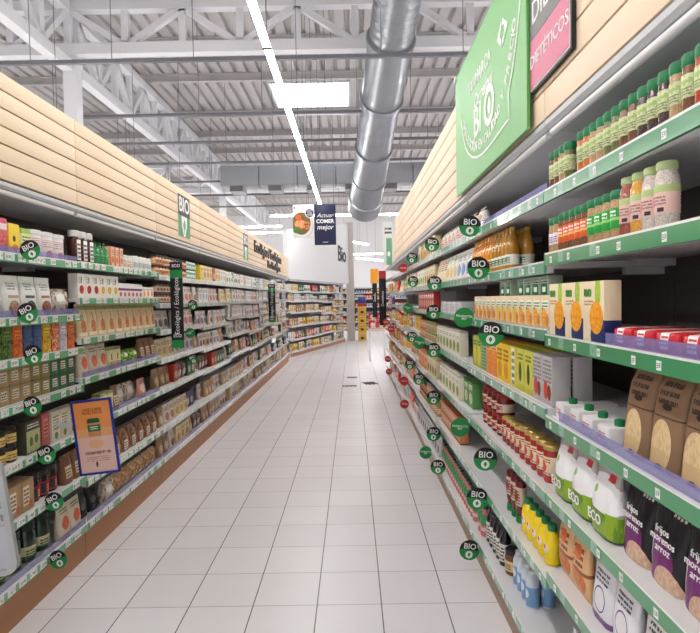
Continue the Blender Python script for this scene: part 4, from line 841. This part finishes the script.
for b in range(2, 9):
    for l in range(7):
        if (b, l) in ((2, 0), (2, 1), (3, 0)): continue
        lev = LLEV[b]; mh = (.21 if l == 0 else lev[l-1]-lev[l]-.05)
        fill(L, b, l, 1.95+b*BAY+.02, 1.95+(b+1)*BAY-.015, LF[l], 300+b*10+l, maxh=mh, tiers2=('oj1', 'oj2', 'oj3'), gap=.1)
EF = {0: ['g5', 'g3', 'g4', 'f8', 'g2', 'f11'], 1: ['blj', 'f8', 'f11', 'lwj', 'g3', 'f9'], 2: ['f9', 'f4', 'g2', 'f1', 'f5'], 3: ['f5', 'f4', 'f9', 'bxy', 'f2', 'f11'], 4: ['f5', 'sfr', 'f11', 'f9', 'g3', 'f4'], 5: ['f9', 'f11', 'f3', 'bxy', 'f1', 'blb']}
for b in range(4):
    n = len(ELEV[b])
    for l in range(n):
        lev = ELEV[b]; mh = (.24 if l == 0 else lev[l-1]-lev[l]-.06)
        fill(E, b, l, .1+b*BAY+.02, .1+(b+1)*BAY-.015, EF[min(l, 5)], 700+b*10+l, maxh=mh, gap=.06, sc=1.2 if mh > .21 else 1.)
name_all()
# ------------------------------------------------------------------ shelf talkers
DISC = lathe_me('disc', [(.056, -.0008), (.058, -.0004), (.058, .0004), (.056, .0008)], 32); DISC.transform(Matrix.Rotation(PI/2, 4, 'X'))
def half_disc():
    bm = bmesh.new(); n = 20; pts = [(.0585*math.cos(PI+PI*i/n), .0585*math.sin(PI+PI*i/n)) for i in range(n+1)]
    a = [bm.verts.new((x, -.0018, z)) for x, z in pts]; b = [bm.verts.new((x, .0012, z)) for x, z in pts]
    bm.faces.new(a); bm.faces.new(b[::-1])
    for i in range(len(a)): bm.faces.new((a[i], a[(i+1) % len(a)], b[(i+1) % len(a)], b[i]))
    return fin(bm, 'green_half', 0)
HALF = half_disc()
def emblem():
    bm = bmesh.new(); b_lathe(bm, [(.021, 0), (.021, .0012)], 24); me = fin(bm, 'emblem'); me.transform(Matrix.Rotation(PI/2, 4, 'X')); me.transform(Matrix.Translation((0, -.0018, -.026))); return me
def leaf_me(s=1.):
    bm = bmesh.new(); pts = []
    for i in range(9): t = i/8; pts.append((.008*math.sin(PI*t), -.012+.026*t))
    for i in range(1, 8): t = 1-i/8; pts.append((-.008*math.sin(PI*t), -.012+.026*t))
    a = [bm.verts.new((x*s, 0, z*s)) for x, z in pts]; b = [bm.verts.new((x*s, .0006, z*s)) for x, z in pts]; bm.faces.new(a); bm.faces.new(b[::-1])
    for i in range(len(a)): bm.faces.new((a[i], a[(i+1) % len(a)], b[(i+1) % len(a)], b[i]))
    b_box(bm, -.001*s, .001*s, 0, .0006, -.017*s, -.011*s)
    return fin(bm, 'leaf', 0)
EMB = emblem(); LEAF = leaf_me(.95); LEAF.transform(Matrix.Translation((0, -.0036, -.026)))
BIOT = text_me('BIO', .045, .0006, bold=.0006).copy(); BIOT.transform(Matrix.Translation((0, -.0016, .02)))
SAVT = text_me('PRODUCTO\nBIO', .017, .0006, bold=.0003).copy(); SAVT.transform(Matrix.Translation((0, -.0016, 0)))
REDT = text_me('PRECIO', .022, .0006, bold=.0003).copy(); REDT.transform(Matrix.Translation((0, -.0016, .0)))
RED = plain('red_print', (186, 52, 50), .4); CLEAR = plain('clear_arm', (190, 200, 196), .2)
WP = {}
WCOUNT = []
def talker(rk, u, v, kind):
    sgn = 1 if rk is L else -1
    X = (-1.66+.05) if rk is L else (.70-.055)
    p = on_x(u, v, X)
    if rk is R and p[1] > 11.15: return
    rnd = random.Random(int(u*7+v))
    k = (kind, sgn)
    if k not in WP:
        o = empty('shelf_talker'); ch = []
        if kind == 'bio':
            ch += [link('disc', DISC, BLACK, o), link('green_half', HALF, GREEN, o), link('lettering', BIOT, WPRINT, o), link('emblem', EMB, WPRINT, o), link('leaf', LEAF, GREEN, o)]
        elif kind == 'green': ch += [link('disc', DISC, GREEN, o), link('lettering', SAVT, WPRINT, o)]
        else: ch += [link('disc', DISC, RED, o), link('lettering', REDT, WPRINT, o)]
        bm = bmesh.new(); b_box(bm, min(0, -sgn*.052), max(0, -sgn*.052), .0012, .0022, -.008, .008); ch.append(link('clip_arm', fin(bm, 'clip_arm'), CLEAR, o))
        for c in ch[:-1]: c.rotation_euler = (0, -.45 if rk is L else .06, 0)
        WP[k] = (o, ch)
    else:
        s, sch = WP[k]; o = copy_thing(s, sch)
    o.location = p; o.rotation_euler = (0, rnd.uniform(-.06, .1), rnd.uniform(-.1, .1)); o['category'] = 'shelf sign'
    if rk is L: o.scale = (.86, .86, .86)
    levels, d0 = (LLEV, 1.95) if rk is L else (RLEV, .62)
    b = max(0, min(int((p[1]-d0)//BAY), len(levels)-1)); lv = min(range(7), key=lambda i: abs(levels[b][i]-.02-p[2]))
    WCOUNT.append((rk.side, b, lv, kind, p[1], o))
for u, v, k in ((470, 226, 'bio'), (432, 244.5, 'bio'), (412, 258, 'bio'), (478.5, 268, 'bio'), (434.7, 283.4, 'bio'), (413, 281.6, 'bio'), (408, 308, 'green'), (433.6, 312, 'bio'), (464, 317.5, 'green'), (491, 334, 'bio'), (412, 337, 'bio'), (419.5, 343, 'green'), (433.6, 350, 'bio'), (410, 364.5, 'bio'), (419, 379, 'bio'), (433.7, 397.6, 'bio'), (460, 427.5, 'green'), (433.7, 434, 'bio'), (425.8, 452.5, 'green'), (438, 467, 'bio'), (485.5, 459, 'bio'), (477.5, 498.5, 'bio'), (469.5, 550, 'bio'), (404.5, 404, 'red'), (404, 381, 'red'), (389, 371.6, 'red'), (380, 356, 'red'), (388, 359, 'red'), (403, 268, 'red'), (376.5, 320, 'red'), (381, 324, 'red'), (386, 322, 'red'), (391, 329, 'red')): talker(R, u, v, k)
for u, v, k in ((30, 250, 'bio'), (27.5, 313, 'bio'), (33, 355, 'bio'), (32, 406, 'bio'), (46, 454.5, 'bio'), (54, 501.5, 'bio'), (58, 559.5, 'bio'), (192.5, 305, 'bio'), (193, 359, 'bio'), (190, 333, 'green')): talker(L, u, v, k)
WD = {'bio': 'round black and green BIO shelf sign', 'green': 'round green shelf sign', 'red': 'round red price sign'}
by = {}
for r in WCOUNT: by.setdefault(r[:4], []).append(r)
for (side, b, lv, kind), rs in by.items():
    rs.sort(key=lambda r: r[4])
    for i, r in enumerate(rs):
        r[5]['label'] = (ORD[i]+' ' if len(rs) > 1 else '')+WD[kind]+(' from near end,' if len(rs) > 1 else ' on')+f' {lvl_phrase(lv, 7)}, {ORD[b]} {side} bay'; r[5]['group'] = 'round shelf signs on the price rails'
# ------------------------------------------------------------------ signs on the wooden headers
def plate(name, w, h, t=.006, r=.0):
    bm = bmesh.new(); b_box(bm, -w/2, w/2, -t, 0, -h/2, h/2, r); return fin(bm, name)
def header_bio(Y, label):
    t = tag(empty('header_sign', L.w(Y, -.001, 2.42), L.th), label, 'sign', 'BIO signs on the wooden headers')
    link('board', plate('board', .36, .4), WPRINT, t)
    bm = bmesh.new(); b_box(bm, -.18, .18, -.008, -.0062, .0, .2); link('black_half', fin(bm, 'black_half'), BLACK, t)
    me = text_me('BIO', .2, .001, bold=.003).copy(); me.transform(Matrix.Translation((0, -.0095, .1))); link('lettering', me, WPRINT, t)
    for s in (-1, 1):
        bm = bmesh.new(); pts = [(s*.18, -.2), (s*.18, 0), (s*.09, 0), (s*.085, -.1), (s*.03, -.2)]
        a = [bm.verts.new((x, -.0075, z)) for x, z in pts]; b = [bm.verts.new((x, -.0062, z)) for x, z in pts]; bm.faces.new(a); bm.faces.new(b[::-1])
        for i in range(5): bm.faces.new((a[i], a[(i+1) % 5], b[(i+1) % 5], b[i]))
        link('green_corner', fin(bm, 'green_corner', 0), GREEN, t)
    me = leaf_me(4.6); me.transform(Matrix.Translation((0, -.0082, -.095))); link('leaf', me, plain('grey_green_leaf', (130, 160, 140), .5), t)
header_bio(5.36, 'nearer BIO sign in black, white and green on the left-hand wooden header')
header_bio(8.45, 'farther BIO sign on the left-hand wooden header, before the dark lettering')
DT = plain('dark_lettering', (52, 44, 42), .5)
def letters(rk, d, z, s, size, label, dep=-.002, mat=DT, sx=1., **k):
    me = text_me(s, size, .008, **k).copy(); me.transform(Matrix.Scale(sx, 4, (1, 0, 0)))
    o = tag(link('raised_lettering', me, mat), label, 'lettering'); o.location = rk.w(d, dep-.008, z); o.rotation_euler = (0, 0, rk.th); return o
letters(L, 10.9, 2.505, 'Ecològics / Ecológicos', .27, 'upper line of dark raised lettering on the left-hand wooden header', sx=1.45, bold=.006)
letters(L, 11.5, 2.29, 'Bio / Ecológicos', .2, 'lower line of dark raised lettering on the left-hand wooden header', sx=1.45, bold=.004)
letters(E, 5.12, 3.2, 'Bio', .78, 'big black Bio lettering on the white end wall', dep=-.001, mat=plain('black_lettering', (34, 34, 36), .5), bold=.012)
def arc_text(s, pts, size, y):
    """letters set one by one along a path of (x, z) points"""
    P = [Vector((a, b)) for a, b in pts]; seg = [(P[i+1]-P[i]).length for i in range(len(P)-1)]; tot = sum(seg)
    def at(u):
        u = max(0, min(u, tot-1e-6))
        for i, q in enumerate(seg):
            if u <= q: return P[i].lerp(P[i+1], u/q), (P[i+1]-P[i]).normalized()
            u -= q
        return P[-1], (P[-1]-P[-2]).normalized()
    bm = bmesh.new(); wd = [(.32 if c in 'IÍ' else .4 if c == ' ' else .72) for c in s]; k = tot/sum(wd); u = 0
    for c, w in zip(s, wd):
        if c != ' ':
            p, dr = at(u+w*k/2); me = text_me(c, size, .0008, bold=.0015).copy()
            me.transform(Matrix.Translation((p.x, y, p.y))@Matrix.Rotation(-math.atan2(dr.y, dr.x), 4, 'Y')); bm.from_mesh(me); bpy.data.meshes.remove(me)
        u += w*k
    return fin(bm, 'lettering', 0)
def green_sign():
    W, z0, z1 = 1.37, 2.2, 2.93; yc = 2.735; zc = (z0+z1)/2
    t = tag(empty('header_sign', R.w(yc, -.018, zc), R.th), 'large green sign with white lettering fixed over the right-hand wooden header', 'sign')
    G = plain('green_sign_face', (96, 168, 88), .4)
    link('board', plate('board', W, z1-z0, .012), G, t)
    lx = lambda Y: yc-Y      # local x of a place along the rack
    y = -.0135
    me = text_me('TU MARCA', .094, .0008, bold=.0015).copy(); me.transform(Matrix.Translation((lx(2.8), y, 2.71-zc))); link('lettering', me, WPRINT, t)
    me = text_me('Carrefour', .095, .0008, shear=.25, bold=.0015).copy(); me.transform(Matrix.Translation((lx(2.72), y, 2.6-zc))); link('lettering', me, WPRINT, t)
    me = text_me('BI', .22, .0008, bold=.003).copy(); me.transform(Matrix.Translation((lx(2.84), y, 2.485-zc))); link('lettering', me, WPRINT, t)
    # the O of BIO is a ring with a leaf in it
    bm = bmesh.new(); n = 28
    o1 = [bm.verts.new((.095*math.cos(2*PI*i/n), 0, .095*math.sin(2*PI*i/n))) for i in range(n)]; i1 = [bm.verts.new((.062*math.cos(2*PI*i/n), 0, .062*math.sin(2*PI*i/n))) for i in range(n)]
    for i in range(n): bm.faces.new((o1[i], o1[(i+1) % n], i1[(i+1) % n], i1[i]))
    b_raise(bm, .0016)
    me = fin(bm, 'ring', 0); me.transform(Matrix.Translation((lx(2.6), y, 2.485-zc))); link('ring', me, WPRINT, t)
    me = leaf_me(3.4); me.transform(Matrix.Translation((lx(2.6), y, 2.48-zc))); link('leaf', me, WPRINT, t)
    # two arrowheads round a C
    for s, pts in ((-1, [(-.075, 0), (-.02, .05), (-.02, .022), (-.04, 0), (-.02, -.022), (-.02, -.05)]), (1, [(.075, 0), (.0, .055), (-.008, .03), (.03, .018), (.03, -.018), (-.008, -.03), (.0, -.055)])):
        bm = bmesh.new(); a = [bm.verts.new((x*1.1, 0, z*1.1)) for x, z in pts]; bm.faces.new(a); b_raise(bm, .0016)
        me = fin(bm, 'arrow_mark', 0); me.transform(Matrix.Translation((lx(2.36), y, 2.71-zc))); link('arrow_mark', me, WPRINT, t)
    # speech-bubble outline
    path = [(3.24, 2.66), (3.235, 2.6), (3.2, 2.52), (3.14, 2.44), (3.06, 2.38), (2.97, 2.335), (2.86, 2.305), (2.74, 2.29), (2.6, 2.29), (2.46, 2.3), (2.32, 2.31), (2.27, 2.31), (2.275, 2.37), (2.28, 2.42), (2.24, 2.47), (2.19, 2.54), (2.15, 2.62), (2.12, 2.7), (2.105, 2.78), (2.1, 2.86), (2.1, 2.93)]
    bm = bmesh.new(); w = .006; pv = None
    Q = [Vector((lx(a), b-zc)) for a, b in path]; L_, R_ = [], []
    for i, q in enumerate(Q):
        dr = (Q[min(i+1, len(Q)-1)]-Q[max(i-1, 0)]).normalized(); nn = Vector((-dr.y, dr.x))*w
        L_.append(bm.verts.new((q.x+nn.x, y, q.y+nn.y))); R_.append(bm.verts.new((q.x-nn.x, y, q.y-nn.y)))
    for i in range(len(Q)-1): bm.faces.new((L_[i], L_[i+1], R_[i+1], R_[i]))
    b_raise(bm, .0014); link('outline', fin(bm, 'outline', 0), WPRINT, t)
    arc = [(3.17, 2.58), (3.12, 2.51), (3.06, 2.45), (2.98, 2.4), (2.88, 2.365), (2.76, 2.35), (2.64, 2.35), (2.52, 2.37), (2.42, 2.41), (2.33, 2.47), (2.27, 2.53), (2.22, 2.61), (2.19, 2.68)]
    link('lettering', arc_text('SELECCIÓN EN CALIDAD Y PRECIO', [(lx(a), b-zc) for a, b in arc], .068, y), WPRINT, t)
    bm = bmesh.new(); b_tube(bm, (-W/2+.02, -.02, (z1-z0)/2-.01), (-W/2+.02, .1, (z1-z0)/2-.01), .022, 12); link('clip', fin(bm, 'clip'), WHITE, t)
green_sign()
def pink_sign():
    yc, zc, w, h = 1.862, 2.515, .38, .38
    t = tag(empty('header_sign', R.w(yc, -.002, zc), R.th), 'dark grey and pink sign on the wooden header beside the large green sign', 'sign')
    link('frame', plate('frame', w, h, .014), BLACK, t)
    bm = bmesh.new(); b_box(bm, -w/2+.008, w/2-.008, -.016, -.0142, -h/2+.008, h/2-.008); link('white_edge', fin(bm, 'white_edge'), WPRINT, t)
    bm = bmesh.new(); b_box(bm, -w/2+.013, w/2-.013, -.0175, -.0162, -h/2+.013, -.004); link('pink_field', fin(bm, 'pink_field'), plain('pink_field', (194, 86, 120), .4), t)
    bm = bmesh.new(); b_box(bm, -w/2+.013, w/2-.013, -.0175, -.0162, -.002, h/2-.013); link('grey_field', fin(bm, 'grey_field'), plain('dark_grey_field', (82, 80, 84), .4), t)
    for s, size, x, z in (('DIETA', .115, 0, .085), ('DIETÉTICOS', .066, 0, -.085)):
        me = text_me(s, size, .0008).copy(); me.transform(Matrix.Translation((x, -.0185, z))); link('lettering', me, WPRINT, t)
pink_sign()
# ------------------------------------------------------------------ framed posters hung out from the left-hand shelves
def poster():
    w, h = .232, .425
    t = tag(empty('poster_frame', (-1.459, 3., .824)), 'tilted blue-framed orange poster hung out from the left-hand shelf edges', 'poster'); t.rotation_euler = (0, -.105, 0)
    BL = plain('blue_frame', (28, 44, 146), .35)
    bm = bmesh.new()
    for a in ((-w/2, -w/2+.013, -h/2, h/2), (w/2-.013, w/2, -h/2, h/2), (-w/2, w/2, -h/2, -h/2+.013), (-w/2, w/2, h/2-.013, h/2)): b_box(bm, a[0], a[1], -.008, .006, a[2], a[3], .003)
    link('frame', fin(bm, 'frame'), BL, t)
    link('sheet', box_me('sheet', -w/2+.008, w/2-.008, -.002, .002, -h/2+.008, h/2-.008), pack('poster_sheet', (226, 190, 176), [('band', (232, 150, 82), .62, 1.), ('band', (228, 168, 120), .5, .62), ('ell', (226, 176, 132), .5, .4, .2, .06), ('text', (150, 110, 110), .18, .85, .26, .33, 1), ('text', (190, 150, 150), .2, .8, .16, .24, 3), ('ell', (90, 70, 70), .45, .12, .03, .04)], rough=.4), t)
    me = text_me('¡DESCUBRE\nNUESTROS!', .022, .0005).copy(); me.transform(Matrix.Translation((0, -.003, .145))); link('lettering', me, plain('brown_lettering', (140, 62, 30), .5), t)
    bm = bmesh.new(); b_lathe(bm, [(.034, -.03), (.036, -.02), (.036, .03), (.032, .045)], 20, flat=.08); me = fin(bm, 'jar_picture'); me.transform(Matrix.Translation((0, -.0035, .035))); link('jar_picture', me, pack('jar_picture', (196, 140, 90), [('band', (40, 110, 70), .36, .86), ('text', (220, 220, 200), .2, .8, .5, .8, 2)]), t)
    bm = bmesh.new(); b_lathe(bm, [(.034, .045), (.036, .05), (.036, .062), (.028, .07)], 20, flat=.08); me = fin(bm, 'lid_picture'); me.transform(Matrix.Translation((0, -.0035, .035))); link('lid_picture', me, GRNCAP2, t)
    bm = bmesh.new(); b_box(bm, -.215, -w/2+.002, -.003, .003, .08, .1); link('clip_arm', fin(bm, 'clip_arm'), CLEAR, t)
poster()
def grey_frame():
    w, h = .26, .44
    t = tag(empty('poster_frame', (-1.40, 1.95, .785)), 'tilted pale-grey rounded frame at the edge of view by the lowest left-hand shelves', 'poster'); t.rotation_euler = (0, -.13, 0)
    def rr(w_, h_, r, n=6):
        out = []
        for cx, cz, a0 in ((w_/2-r, h_/2-r, 0), (-w_/2+r, h_/2-r, 90), (-w_/2+r, -h_/2+r, 180), (w_/2-r, -h_/2+r, 270)):
            for i in range(n+1): a = math.radians(a0+90*i/n); out.append((cx+r*math.cos(a), cz+r*math.sin(a)))
        return out
    o_, i_ = rr(w, h, .05), rr(w-.045, h-.045, .03); bm = bmesh.new(); n = len(o_)
    V = [[bm.verts.new((x, y, z)) for x, z in ring] for y in (-.009, .009) for ring in (o_, i_)]
    for i in range(n):
        j = (i+1) % n
        bm.faces.new((V[0][i], V[0][j], V[1][j], V[1][i])); bm.faces.new((V[2][i], V[3][i], V[3][j], V[2][j])); bm.faces.new((V[0][i], V[2][i], V[2][j], V[0][j])); bm.faces.new((V[1][i], V[1][j], V[3][j], V[3][i]))
    link('frame', fin(bm, 'frame', 50), plain('pale_grey_plastic', (164, 166, 168), .4), t)
    link('sheet', box_me('sheet', -w/2+.02, w/2-.02, -.002, .002, -h/2+.02, h/2-.02), pack('grey_sheet', (170, 172, 178), [('text', (120, 124, 130), .1, .98, .45, .8, 3), ('band', (150, 152, 156), .4, .42)], rough=.4), t)
    bm = bmesh.new(); b_box(bm, -.255, -.1, .009, .03, .17, .19); link('clip_arm', fin(bm, 'clip_arm'), CLEAR, t)
grey_frame()
# ------------------------------------------------------------------ tall banners standing out from the racks
def banner(x0, x1, Y, z0, z1, top, capc, s1, s2, label, rk):
    w, h = x1-x0, z1-z0; t = tag(empty('aisle_banner', ((x0+x1)/2, Y, (z0+z1)/2)), label, 'banner', 'black banners standing out from the racks')
    link('board', box_me('board', -w/2, w/2, -.004, .004, -h/2, h/2, .001), BLACK, t)
    ch = min(.12, h*.12)
    if top:
        for z in ((h/2-ch*1.6, h/2-ch*.8), (-h/2, -h/2+ch*.75)):
            bm = bmesh.new(); b_box(bm, -w/2, w/2, -.0055, -.0042, *z); link('colour_band', fin(bm, 'colour_band'), capc, t)
        for z in (h/2-ch*.4, -h/2+ch*1.15):
            me = text_me(s1, w*.33, .0006, bold=.0006).copy(); me.transform(Matrix.Translation((0, -.0055, z))); link('lettering', me, WPRINT, t)
    else:
        bm = bmesh.new(); b_box(bm, -w/2, w/2, -.0055, -.0042, h/2-ch*1.3, h/2); link('colour_band', fin(bm, 'colour_band'), capc, t)
    me = text_me(s2, w*.52, .0006).copy(); me.transform(Matrix.Rotation(-PI/2, 4, 'Y')); me.transform(Matrix.Translation((0, -.0055, -.01))); link('lettering', me, WPRINT, t)
    s = -1 if rk is L else 1; edge = -1.655 if rk is L else .695; xe = edge-(x0+x1)/2
    bm = bmesh.new(); b_box(bm, min(s*w*.45, xe), max(s*w*.45, xe), .0042, .012, h/2-.03, h/2-.018); link('bracket_arm', fin(bm, 'bracket_arm'), WHITE, t)
banner(-1.605, -1.495, 4.75, 1.17, 1.93, True, GREEN, 'ECO', 'Ecològics / Ecológicos', 'nearer black ECO banner with green bands on the left-hand rack', L)
banner(-1.56, -1.43, 10.0, 1.17, 1.88, True, GREEN, 'ECO', 'Ecològics / Ecológicos', 'farther black ECO banner on the left-hand rack, under the dark lettering', L)
banner(.545, .69, 10.95, 1.03, 2.14, False, RED, '', 'Dietéticos', 'black banner with red head standing out from the right-hand rack', R)
t = tag(empty('aisle_banner', (.56, 13.42, 1.66)), 'black banner with orange head on a pole over the red boxes', 'banner', 'black banners standing out from the racks')
link('board', box_me('board', -.06, .06, -.004, .004, -.55, .3), BLACK, t); link('colour_band', box_me('colour_band', -.1, .1, -.005, .003, .3, .66), plain('orange_head', (244, 166, 50), .4), t)
me = text_me('Snacks', .08, .0006).copy(); me.transform(Matrix.Rotation(-PI/2, 4, 'Y')); me.transform(Matrix.Translation((0, -.0055, -.05))); link('lettering', me, WPRINT, t)
bm = bmesh.new(); b_tube(bm, (0, .012, .8265-1.66), (0, .012, .6), .007, 8); link('pole', fin(bm, 'pole'), WHITE, t)
# small hanging flag sign at the end of the wooden headers
t = tag(empty('flag_sign', (.61, 9.05, 2.5)), 'white and green flag sign standing out from the end of the right-hand wooden header', 'sign')
link('board', box_me('board', -.085, .085, -.006, .006, -.36, .36, .002), pack('flag_sign_print', (226, 232, 228), [('rect', (120, 176, 140), .35, .9, .0, .62), ('ell', (240, 244, 240), .6, .25, .14, .06), ('text', (60, 60, 62), .2, .9, .72, .9, 2)]), t)
link('bracket', box_me('bracket', .075, .09, -.02, .3, -.1, .1), WHITE, t)
# ------------------------------------------------------------------ hanging food sign and navy sign
def hung(x0, x1, Y, z0, z1, label, mat, name='hanging_sign', wx=(-.25, .42)):
    t = tag(empty(name, ((x0+x1)/2, Y, (z0+z1)/2)), label, 'sign', None); w, h = x1-x0, z1-z0
    link('board', box_me('board', -w/2, w/2, -.015, .015, -h/2, h/2, .003), mat, t)
    for x in (w*wx[0], w*wx[1]):
        bm = bmesh.new(); b_tube(bm, (x, 0, h/2-.01), (x, 0, HC-.02-(z0+z1)/2), .005, 5); link('hanger_wire', fin(bm, 'hanger_wire'), RAILM, t)
    return t
t = hung(-.812, -.335, 12., 2.79, 3.69, 'navy blue sign with white lettering hung above the aisle', plain('navy_board', (30, 36, 74), .45))
for s, size, z, k in (('Actuar', .13, .2, dict(shear=.3)), ('COMER', .115, .07, dict(bold=.004)), ('mejor', .15, -.06, dict(shear=.2, bold=.002))):
    me = text_me(s, size, .001, **k).copy(); me.transform(Matrix.Translation((0, -.0165, z))); link('lettering', me, WPRINT, t)
bm = bmesh.new(); b_box(bm, -.06, .06, -.0165, -.0152, -.395, -.385); link('small_print', fin(bm, 'small_print'), WPRINT, t)
t = hung(-1.285, -.818, 12., 2.965, 3.69, 'white sign with a bowl of food hung beside the navy sign', pack('bowl_sign_print', (232, 232, 228), [('ell', (210, 212, 210), .42, .34, .56, .42), ('ell', (226, 230, 226), .42, .36, .5, .37), ('ell', (96, 120, 60), .4, .42, .44, .34, (150, 60, 40)), ('ell', (222, 140, 92), .34, .4, .26, .14, (236, 176, 130)), ('ell', (200, 70, 50), .26, .6, .14, .1, (226, 120, 60)), ('ell', (230, 150, 90), .66, .36, .16, .12, (140, 70, 50)), ('ell', (100, 140, 60), .2, .22, .2, .1, (70, 110, 50)), ('ell', (200, 40, 50), .08, .9, .04, .03)], rough=.45), wx=(-.42, .25))
bm = bmesh.new(); b_lathe(bm, [(.105, 0), (.105, .004)], 28); me = fin(bm, 'badge'); me.transform(Matrix.Rotation(PI/2, 4, 'X')); me.transform(Matrix.Translation((.14, -.0152, .17))); link('badge', me, plain('badge_rim', (226, 226, 230), .5), t)
bm = bmesh.new(); b_lathe(bm, [(.088, 0), (.088, .004)], 28); me = fin(bm, 'badge_field'); me.transform(Matrix.Rotation(PI/2, 4, 'X')); me.transform(Matrix.Translation((.14, -.0194, .17))); link('badge_field', me, plain('badge_navy', (36, 46, 90), .5), t)
me = text_me('ACT\nFOR\nFOOD', .05, .001).copy(); me.transform(Matrix.Translation((.14, -.0246, .17))); link('lettering', me, WPRINT, t)
# ------------------------------------------------------------------ beyond the aisle: stacked yellow boxes and the far shelving
YB = pack('yellow_case_print', (224, 176, 62), [('rect', (240, 214, 130), .1, .9, .55, .86), ('ell', (60, 50, 40), .5, .3, .2, .14), ('text', (150, 70, 30), .15, .85, .6, .82, 2)])
words_ = ('lowest', 'second lowest', 'third lowest', 'highest')
me = box_me('display_case', -.16, .16, 0, .38, 0, .325, .006); me.materials.append(YB)
for i in range(4):
    o = bpy.data.objects.new('display_case', me); C.objects.link(o); o.location = (.36, 20.4, i*.328)
    tag(o, f'{words_[i]} yellow cardboard case in the stack beyond the end wall post', 'case', 'stacked yellow cases')
o = tag(link('display_tray', box_me('display_tray', -.17, .17, 0, .39, 0, .11, .004), RED, None, (.36, 20.4, 1.313)), 'red tray lying on top of the yellow cases', 'tray')
o = tag(link('snack_sack', bag_me('snack_sack', .3, .22, .24, 'sack', 3, .01), plain('blue_sack', (60, 80, 160), .4), None, (.36, 20.58, 1.424)), 'blue sack sitting in the red tray on the yellow cases', 'bag')
FR = Rack((-1.2, 27.), 0., 'far'); FLEV = [[1.9, 1.6, 1.2, .8, .45, .15]]*4
for i in range(4):
    bay_unit(FR, i, i*BAY, FLEV[i], RAIL_F, DARK, f'{ORD[i]} bay from the left of the far shelving across the aisle end', group='far shelving bays')
RE0 = len(REC)
_rl = RLEV
for i in range(4):
    for l in range(6):
        RLEV = FLEV; FRX = FR
        d0 = i*BAY+.03; d = d0; rnd = random.Random(i*9+l); ks = ['bxr', 'bxk', 'sfr', 'bxy', 'bxo', 'gry', 'bxb', 'f4', 'f6', 'g7']; rnd.shuffle(ks)
        for k in ks[:3]:
            n = 3
            for j in range(n):
                if d+T[k]['w'] > (i+1)*BAY-.02: break
                o = place(FR, d+T[k]['w']/2, .03, FLEV[i][l]+.0015, k, False, 0); d += T[k]['w']+.006
                o['label'] = f"{ORD[j]} {T[k]['desc']} on {lvl_phrase(l, 6)}, {ORD[i]} bay of far shelving"; o['group'] = f"{T[k]['desc']} row, {lvl_phrase(l, 6)}, far shelving bay {ORD[i]}"
RLEV = _rl
# low white table with red promotion boxes past the end of the right-hand rack
t = tag(empty('display_table', (.6, 13.6, 0)), 'slim white table under the red boxes past the right-hand rack end', 'table')
link('table_top', box_me('table_top', -.2, .22, -.2, .3, .8, .825, .003), WHITE, t)
for x in (-.18, .2):
    for y in (-.18, .28): link('leg', box_me('leg', x-.012, x+.012, y-.012, y+.012, 0, .8), WHITE, t)
RB = pack('red_promotion_print', (200, 44, 40), [('ell', (240, 226, 210), .5, .5, .3, .3), ('text', (250, 236, 226), .1, .9, .05, .3, 1)])
me = box_me('promotion_box', -.095, .095, 0, .2, 0, .2, .004); me.materials.append(RB)
for x, z, w in ((-.1, .8265, 'lower red box farthest from the rack'), (.11, .8265, 'lower red box beside the rack end'), (-.1, 1.028, 'upper red box farthest from the rack'), (.11, 1.028, 'upper red box beside the rack end')):
    o = bpy.data.objects.new('promotion_box', me); C.objects.link(o); o.location = (.6+x, 13.45, z); tag(o, w+', on the slim white table', 'box', 'red promotion boxes')
